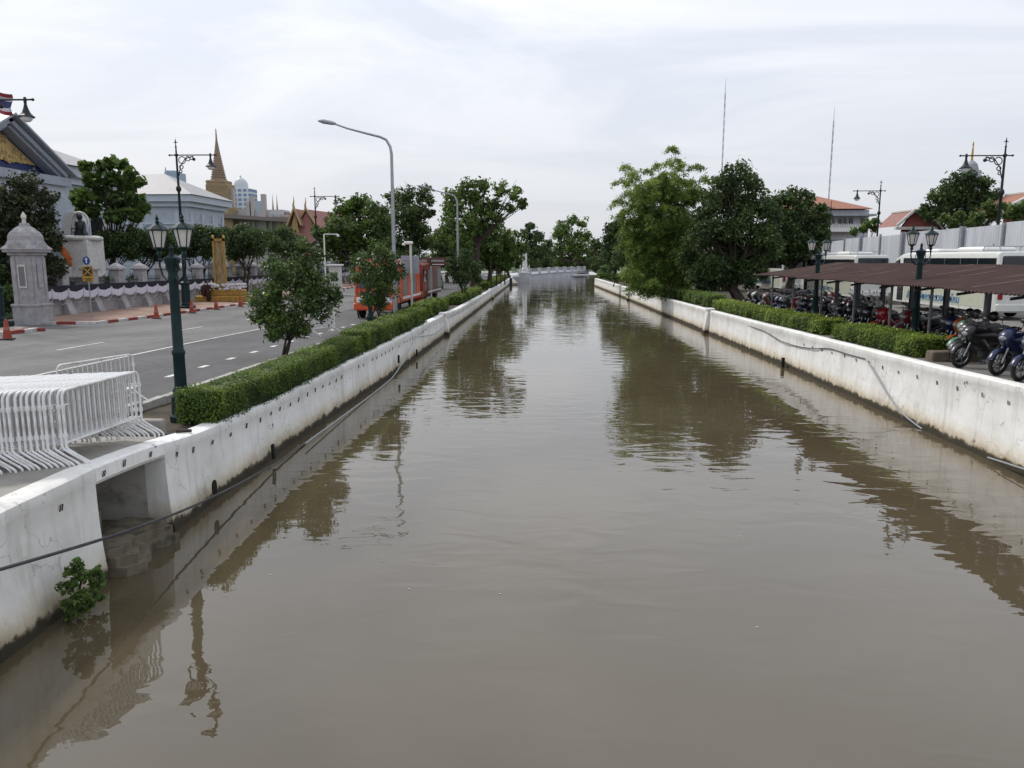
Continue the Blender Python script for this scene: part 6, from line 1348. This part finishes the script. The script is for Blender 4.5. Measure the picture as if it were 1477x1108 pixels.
ptree('leafy_tree', 'big-leaved tree with upright leaf tufts in front of the pale hall', (160, 385), 66, [(125, 238, 9), (145, 240, 9), (160, 236, 9), (176, 238, 8), (188, 250, 9), (198, 262, 8), (130, 258, 14), (158, 258, 16), (182, 266, 13), (120, 280, 14), (150, 282, 20), (180, 288, 18), (203, 290, 9), (130, 302, 14), (165, 308, 18), (192, 310, 12), (112, 290, 8), (207, 300, 7)], .55, 'mid', .22, gL, GB, fill=1.0, sub=(8, .45), aspect=.62, droop=.5)
cg = 'clipped dark trees on the lawn behind the fence'
for i, (px_, cl, Y, lab) in enumerate(((150, [(140, 350, 18), (165, 340, 19), (188, 342, 18), (158, 362, 18), (184, 364, 17), (170, 352, 18)], 66, 'dark clipped tree right of the white monument'),
        (205, [(200, 345, 19), (225, 342, 19), (212, 362, 17), (240, 352, 19), (228, 366, 14)], 68, 'dark clipped tree behind the nearest lanterns'),
        (277, [(262, 347, 19), (285, 342, 20), (307, 345, 19), (275, 360, 16), (300, 362, 15), (248, 357, 16)], 70, 'dark clipped tree with a forked leaning trunk left of the golden frame'),
        (350, [(328, 345, 19), (350, 338, 19), (372, 343, 19), (345, 360, 16), (368, 362, 15), (335, 368, 11)], 74, 'dark clipped tree right of the golden frame'),
        (402, [(390, 343, 17), (412, 341, 17), (402, 358, 17), (426, 348, 15), (420, 365, 13)], 78, 'dark clipped tree behind the round roadside tree'))):
    ptree('clipped_tree', lab, (px_, 420), Y, cl, .26, 'dark', .16, gL, cg, fill=1.0, fork=.5, stems=2)
def topiary(px_, Y, r, lab):
    q = atY(px_, 400, Y); x = q.x; tree('topiary_bush', lab, 'bush', (x, Y, gL(Y)), [((x, Y, gL(Y) + 1.0), r), ((x, Y, gL(Y) + 1.9), r * .95)], .16, 'dark', .07, 'round clipped bushes behind the boundary fence', fill=1.2)
for px_, Y, r, lab in ((163, 57, .85, 'round clipped bush between fence piers, right of the monument'), (196, 60, .85, 'round clipped bush between fence piers, left of the nearest lamp pole'), (88, 52, .8, 'round clipped bush left of the monument behind the bunting'), (240, 66, .8, 'round clipped bush hidden behind the nearest lamp pole')): topiary(px_, Y, r, lab)
FB = 'trees beyond the far bridge'
ptree('far_tree', 'dark conifer-like tree behind the white column', (766, 400), 190, [(765, 327, 9), (758, 338, 11), (775, 342, 11), (766, 355, 16), (752, 360, 12), (780, 362, 12), (768, 378, 17), (790, 378, 10)], .8, 'dark', .5, gL, FB, fill=.8)
ptree('far_tree', 'tall ragged tree in the middle beyond the bridge', (822, 400), 215, [(812, 325, 10), (825, 317, 9), (840, 320, 9), (803, 338, 11), (822, 340, 16), (843, 340, 12), (805, 358, 14), (830, 360, 18), (850, 358, 12), (812, 378, 14), (845, 378, 14)], .85, 'mid', .5, gL, FB, fill=.8, core=.6)
ptree('far_tree', 'low dark tree filling the gap right of the ragged tree', (860, 400), 205, [(860, 352, 10), (872, 360, 12), (858, 372, 14), (878, 380, 12), (790, 352, 7), (795, 368, 9)], .8, 'dark', .45, gL, FB, fill=.9)
ptree('far_tree', 'dark tree close behind the bamboo at the right bend', (886, 400), 125, [(884, 330, 13), (897, 325, 12), (880, 348, 14), (895, 350, 18), (875, 365, 10), (890, 372, 20), (905, 365, 20), (880, 388, 10)], .5, 'dark', .35, gR, FB, fill=.9)
ptree('bush', 'low green bushes tumbling over the far right canal wall', (885, 410), 92, [(868, 394, 8), (880, 398, 8), (893, 400, 8), (905, 404, 8), (916, 402, 9), (872, 386, 6)], .3, 'mid', .06, gR, None, fill=.9)
ptree('bush', 'bright green weeds at the foot of the bamboo by the right wall', (960, 430), 60, [(968, 420, 8), (972, 428, 6), (930, 415, 7), (945, 418, 7)], .2, 'light', .04, gR, None, fill=.8)
for (bx_, Y, cl, lf, mt, lab) in (
        (560, 112, [(470, 368, 16), (500, 372, 18), (530, 375, 18), (565, 372, 18), (595, 372, 16), (485, 350, 14)], .5, 'dark', 'low dark trees massed behind the fire trucks across the road'),
        (645, 118, [(635, 345, 18), (655, 352, 18), (640, 372, 16), (672, 355, 18), (665, 375, 15)], .5, 'dark', 'dark tree filling the gap behind the small staked tree'),
        (735, 135, [(708, 352, 14), (728, 350, 14), (738, 362, 11), (718, 372, 14), (736, 378, 9)], .55, 'mid', 'green tree at the end of the left row behind the white column'),
        (795, 240, [(785, 362, 12), (800, 368, 12), (788, 380, 10), (815, 380, 12), (835, 382, 12), (855, 380, 12), (770, 378, 12), (750, 380, 10), (870, 384, 9), (730, 380, 12), (710, 380, 12), (690, 378, 13), (668, 378, 13), (645, 376, 14), (620, 376, 14)], .9, 'dark', 'low dark trees spread along the horizon beyond the bridge'),
        (918, 105, [(905, 345, 20), (925, 352, 20), (900, 372, 18), (925, 380, 18), (945, 372, 20)], .45, 'dark', 'dark trees standing behind the bamboo'),
        (1010, 78, [(985, 345, 20), (1010, 360, 24), (1040, 370, 22), (1000, 390, 20), (1030, 402, 20), (1065, 390, 20), (1095, 385, 18), (1120, 380, 14), (985, 405, 16), (1050, 412, 14)], .4, 'dark', 'dark shrubs filling in behind the broad tree trunk'),
        (1385, 100, [(1345, 312, 12), (1375, 318, 14), (1410, 316, 16), (1440, 310, 12)], .45, 'dark', 'dark lower foliage below the big right tree')):
    ptree('background_tree', lab, (bx_, 400), Y, cl, lf, mt, .3, gL if bx_ < 780 else gR, None, fill=.9)
# bamboo: many arching culms
def bamboo(label, base_px, Y, tips, outline):
    SEED[0] += 5; rng = np.random.default_rng(SEED[0]); q = atY(base_px, 425, Y); base = Vector((q.x, Y, gR(Y)))
    t = thing('bamboo_clump', label, 'bamboo', base); mb = MB(); P = []; T = []
    for i in range(len(tips)):
        tx, ty = tips[i]; e_ = atY(tx, ty, Y + rng.uniform(-3.5, 3.5)); b0 = base + Vector((rng.uniform(-1.8, 1.8), rng.uniform(-1.5, 1.5), 0)); d = e_ - b0; mid = b0 + Vector((d.x * .28, d.y * .28, d.z * .62))
        pts = [b0.lerp(mid, f) * (1 - f) + mid.lerp(e_, f) * f for f in np.linspace(0, 1, 9)]
        mb.tube(pts, list(np.linspace(.05, .012, 9)), 5)
        for j in range(2, 9):
            p_ = pts[j]; nl = rng.integers(70, 120)
            for s in range(7):
                dr = Vector(rng.normal(size=3)); dr.z = abs(dr.z) * .3 - .35; dr.normalize(); ln = rng.uniform(.6, 1.5) * (1.15 - j * .06)
                f = rng.random(nl // 2) ** .7; sprig = np.array(p_)[None] + np.array(dr)[None] * (f * ln)[:, None] + np.stack([rng.normal(size=len(f)) * .12, rng.normal(size=len(f)) * .12, -f * f * .35 + rng.normal(size=len(f)) * .09], 1)
                P.append(sprig); T.append(np.clip(rng.uniform(.15, .85) + rng.normal(size=len(f)) * .12, 0, 1))
    P2, T2, N2 = crown_points(pxclumps(outline, Y, 5), .2, rng, 1.0, (12, .36)); P.append(P2); T.append(T2)
    P = np.concatenate(P); T = np.concatenate(T)
    leafmesh('foliage', P, .24, rng, T, LEAF['bamboo'], t, up=.3, aspect=.26, origin=base, droop=.6); mb.build('culm_row', M('bamboo_culm', (.16, .18, .06), .5, var=.2), t)
    return t
bamboo('feathery light green bamboo clump arching over the right canal wall', 958, 62, [(968, 214), (900, 240), (898, 262), (893, 290), (912, 250), (932, 246), (950, 238), (985, 238), (1003, 240), (1015, 256), (940, 262), (895, 310), (905, 330), (922, 300), (900, 350), (915, 375), (975, 230), (960, 250), (990, 262), (930, 285), (905, 390), (925, 400), (940, 405)],
       [(925, 285, 22), (955, 272, 24), (985, 280, 22), (1003, 285, 16), (930, 320, 28), (965, 320, 32), (1000, 325, 24), (935, 358, 26), (970, 362, 32), (925, 392, 20), (955, 398, 24), (985, 398, 22), (940, 414, 14)])
ptree('broad_tree', 'large dark round-crowned tree beside the bamboo, shading the shelter end', (1066, 440), 56, [(1062, 255, 22), (1045, 262, 18), (1082, 262, 18), (1030, 285, 20), (1060, 290, 28), (1092, 290, 22), (1015, 312, 18), (1045, 322, 30), (1085, 325, 30), (1110, 310, 18), (1005, 345, 20), (1035, 355, 26), (1070, 360, 28), (1105, 355, 24), (1010, 378, 20), (1040, 388, 22), (1075, 385, 18), (990, 372, 16), (1000, 400, 14), (1025, 405, 16), (1060, 400, 14), (1105, 340, 22), (1090, 378, 20), (1025, 335, 20), (1050, 400, 16), (1078, 402, 14), (1015, 412, 12)], .26, 'dark', .38, gR, 'dark broad trees over the shelter', fill=.85, fork=.45)
ptree('broad_tree', 'dark broad tree with a rounded right flank touching the orange roofed house', (1135, 430), 66, [(1140, 282, 18), (1160, 285, 16), (1120, 292, 16), (1150, 305, 22), (1175, 308, 16), (1130, 325, 24), (1165, 330, 22), (1186, 322, 9), (1145, 350, 22), (1175, 348, 14), (1120, 360, 20), (1185, 300, 8), (1110, 335, 20), (1160, 360, 17), (1125, 310, 18), (1182, 335, 15), (1115, 372, 17), (1140, 372, 15), (1172, 365, 14), (1188, 348, 11), (1192, 312, 9), (1100, 355, 18)], .3, 'dark', .35, gR, 'dark broad trees over the shelter', fill=.85, fork=.45)
ptree('big_tree', 'big dark round tree on the skyline behind the hoarding at right', (1390, 340), 92, [(1385, 256, 14), (1400, 258, 14), (1365, 270, 13), (1420, 265, 12), (1350, 285, 13), (1380, 280, 20), (1410, 285, 18), (1435, 282, 12), (1338, 298, 11), (1360, 302, 16), (1395, 305, 20), (1428, 302, 15), (1330, 306, 7), (1448, 295, 10), (1395, 275, 18), (1370, 290, 17), (1425, 290, 15), (1340, 310, 10)], .42, 'dark', .4, gR, None, fill=.85)
GH = 'green bushes showing over the top of the hoarding'
ptree('bush', 'bright green bushes over the hoarding below the big right tree', (1400, 340), 60, [(1362, 316, 9), (1385, 312, 9), (1410, 312, 9), (1432, 308, 9), (1425, 296, 9), (1445, 298, 10), (1375, 322, 8), (1400, 322, 8)], .3, 'light', .1, gR, GH, fill=.7)
ptree('bush', 'green bushes over the hoarding at the right picture edge', (1465, 330), 58, [(1462, 302, 9), (1478, 300, 11), (1455, 310, 8), (1490, 308, 10), (1472, 312, 8)], .3, 'light', .1, gR, GH, fill=.7)
ptree('bush', 'small green bush between the white house and the bell lamp', (1250, 340), 92, [(1252, 322, 7), (1262, 320, 6), (1245, 330, 7), (1232, 333, 6), (1260, 330, 6)], .34, 'mid', .1, gR, GH, fill=.9)
# weed growing from the left wall
q = atX(108, 842, -5.72); t = thing('wall_weed', 'leafy green weed with strap leaves growing from the foot of the left canal wall', 'plant', q)
rng = np.random.default_rng(77); cl = [((q.x + a, q.y + b_, q.z + c_), r) for a, b_, c_, r in ((.05, .1, -.32, .14), (.02, -.1, -.34, .13), (.1, .24, -.28, .12), (.02, -.08, .2, .1), (.0, -.14, .02, .13), (.06, -.2, -.16, .13), (.1, .3, .0, .1), (.08, 0, .12, .12), (.12, .12, -.02, .13), (.1, -.08, -.1, .13), (.14, .22, -.1, .12), (.12, .05, -.22, .13), (.06, -.02, .26, .08))]
P, T, Nn = crown_points(cl, .06, rng, .4, (8, .5), core=.4); leafmesh('leaves', P, .066, rng, T, LEAF['mid'], t, nrm=Nn, aspect=.6, origin=q)
b = MB()
for k in range(9):
    a = rng.uniform(-.6, 1.4); ln = rng.uniform(.2, .36); p0 = Vector((.08, .2, -.05)); d = Vector((.35, math.sin(a), math.cos(a) * .9)).normalized()
    pts = [p0 + d * ln * f + Vector((0, 0, -.16 * f * f)) for f in (0, .35, .7, 1)]; sd_ = Vector((0, .022, -.012))
    b.add([pts[0] - sd_ * .6, pts[0] + sd_ * .6, pts[1] + sd_, pts[1] - sd_, pts[2] + sd_ * .8, pts[2] - sd_ * .8, pts[3]], [(0, 1, 2, 3), (3, 2, 4, 5), (5, 4, 6)])
b.build('strap_leaves', M('strap_green', (.05, .1, .025), .4, var=.2), t)
b = MB(); b.tube([(0, 0, -.2), (.06, .03, 0), (.08, 0, .22)], [.02, .016, .008], 6); b.build('stem', barkm, t)
# bits floating on the water
rr = random.Random(31); fl_ = M('floating_bit', (.5, .47, .4), .7)
for k, (x, y) in enumerate(((1066, 774), (722, 857), (590, 850), (470, 700), (1092, 905), (390, 830))):
    d = ray(x, y); p_ = Vector((0, 0, H)) + d * ((WZ - H) / d.z); b = MB(); b.lathe([(.0001, 0), (.014, .002), (.012, .005), (.0001, .007)], (0, 0, 0), 7, sx=1.3)
    tag(b.build('floating_scrap', fl_, None, loc=(p_.x, p_.y, WZ + .002)), 'tiny pale scrap floating on the brown canal water', 'scrap', 'tiny scraps floating on the canal')
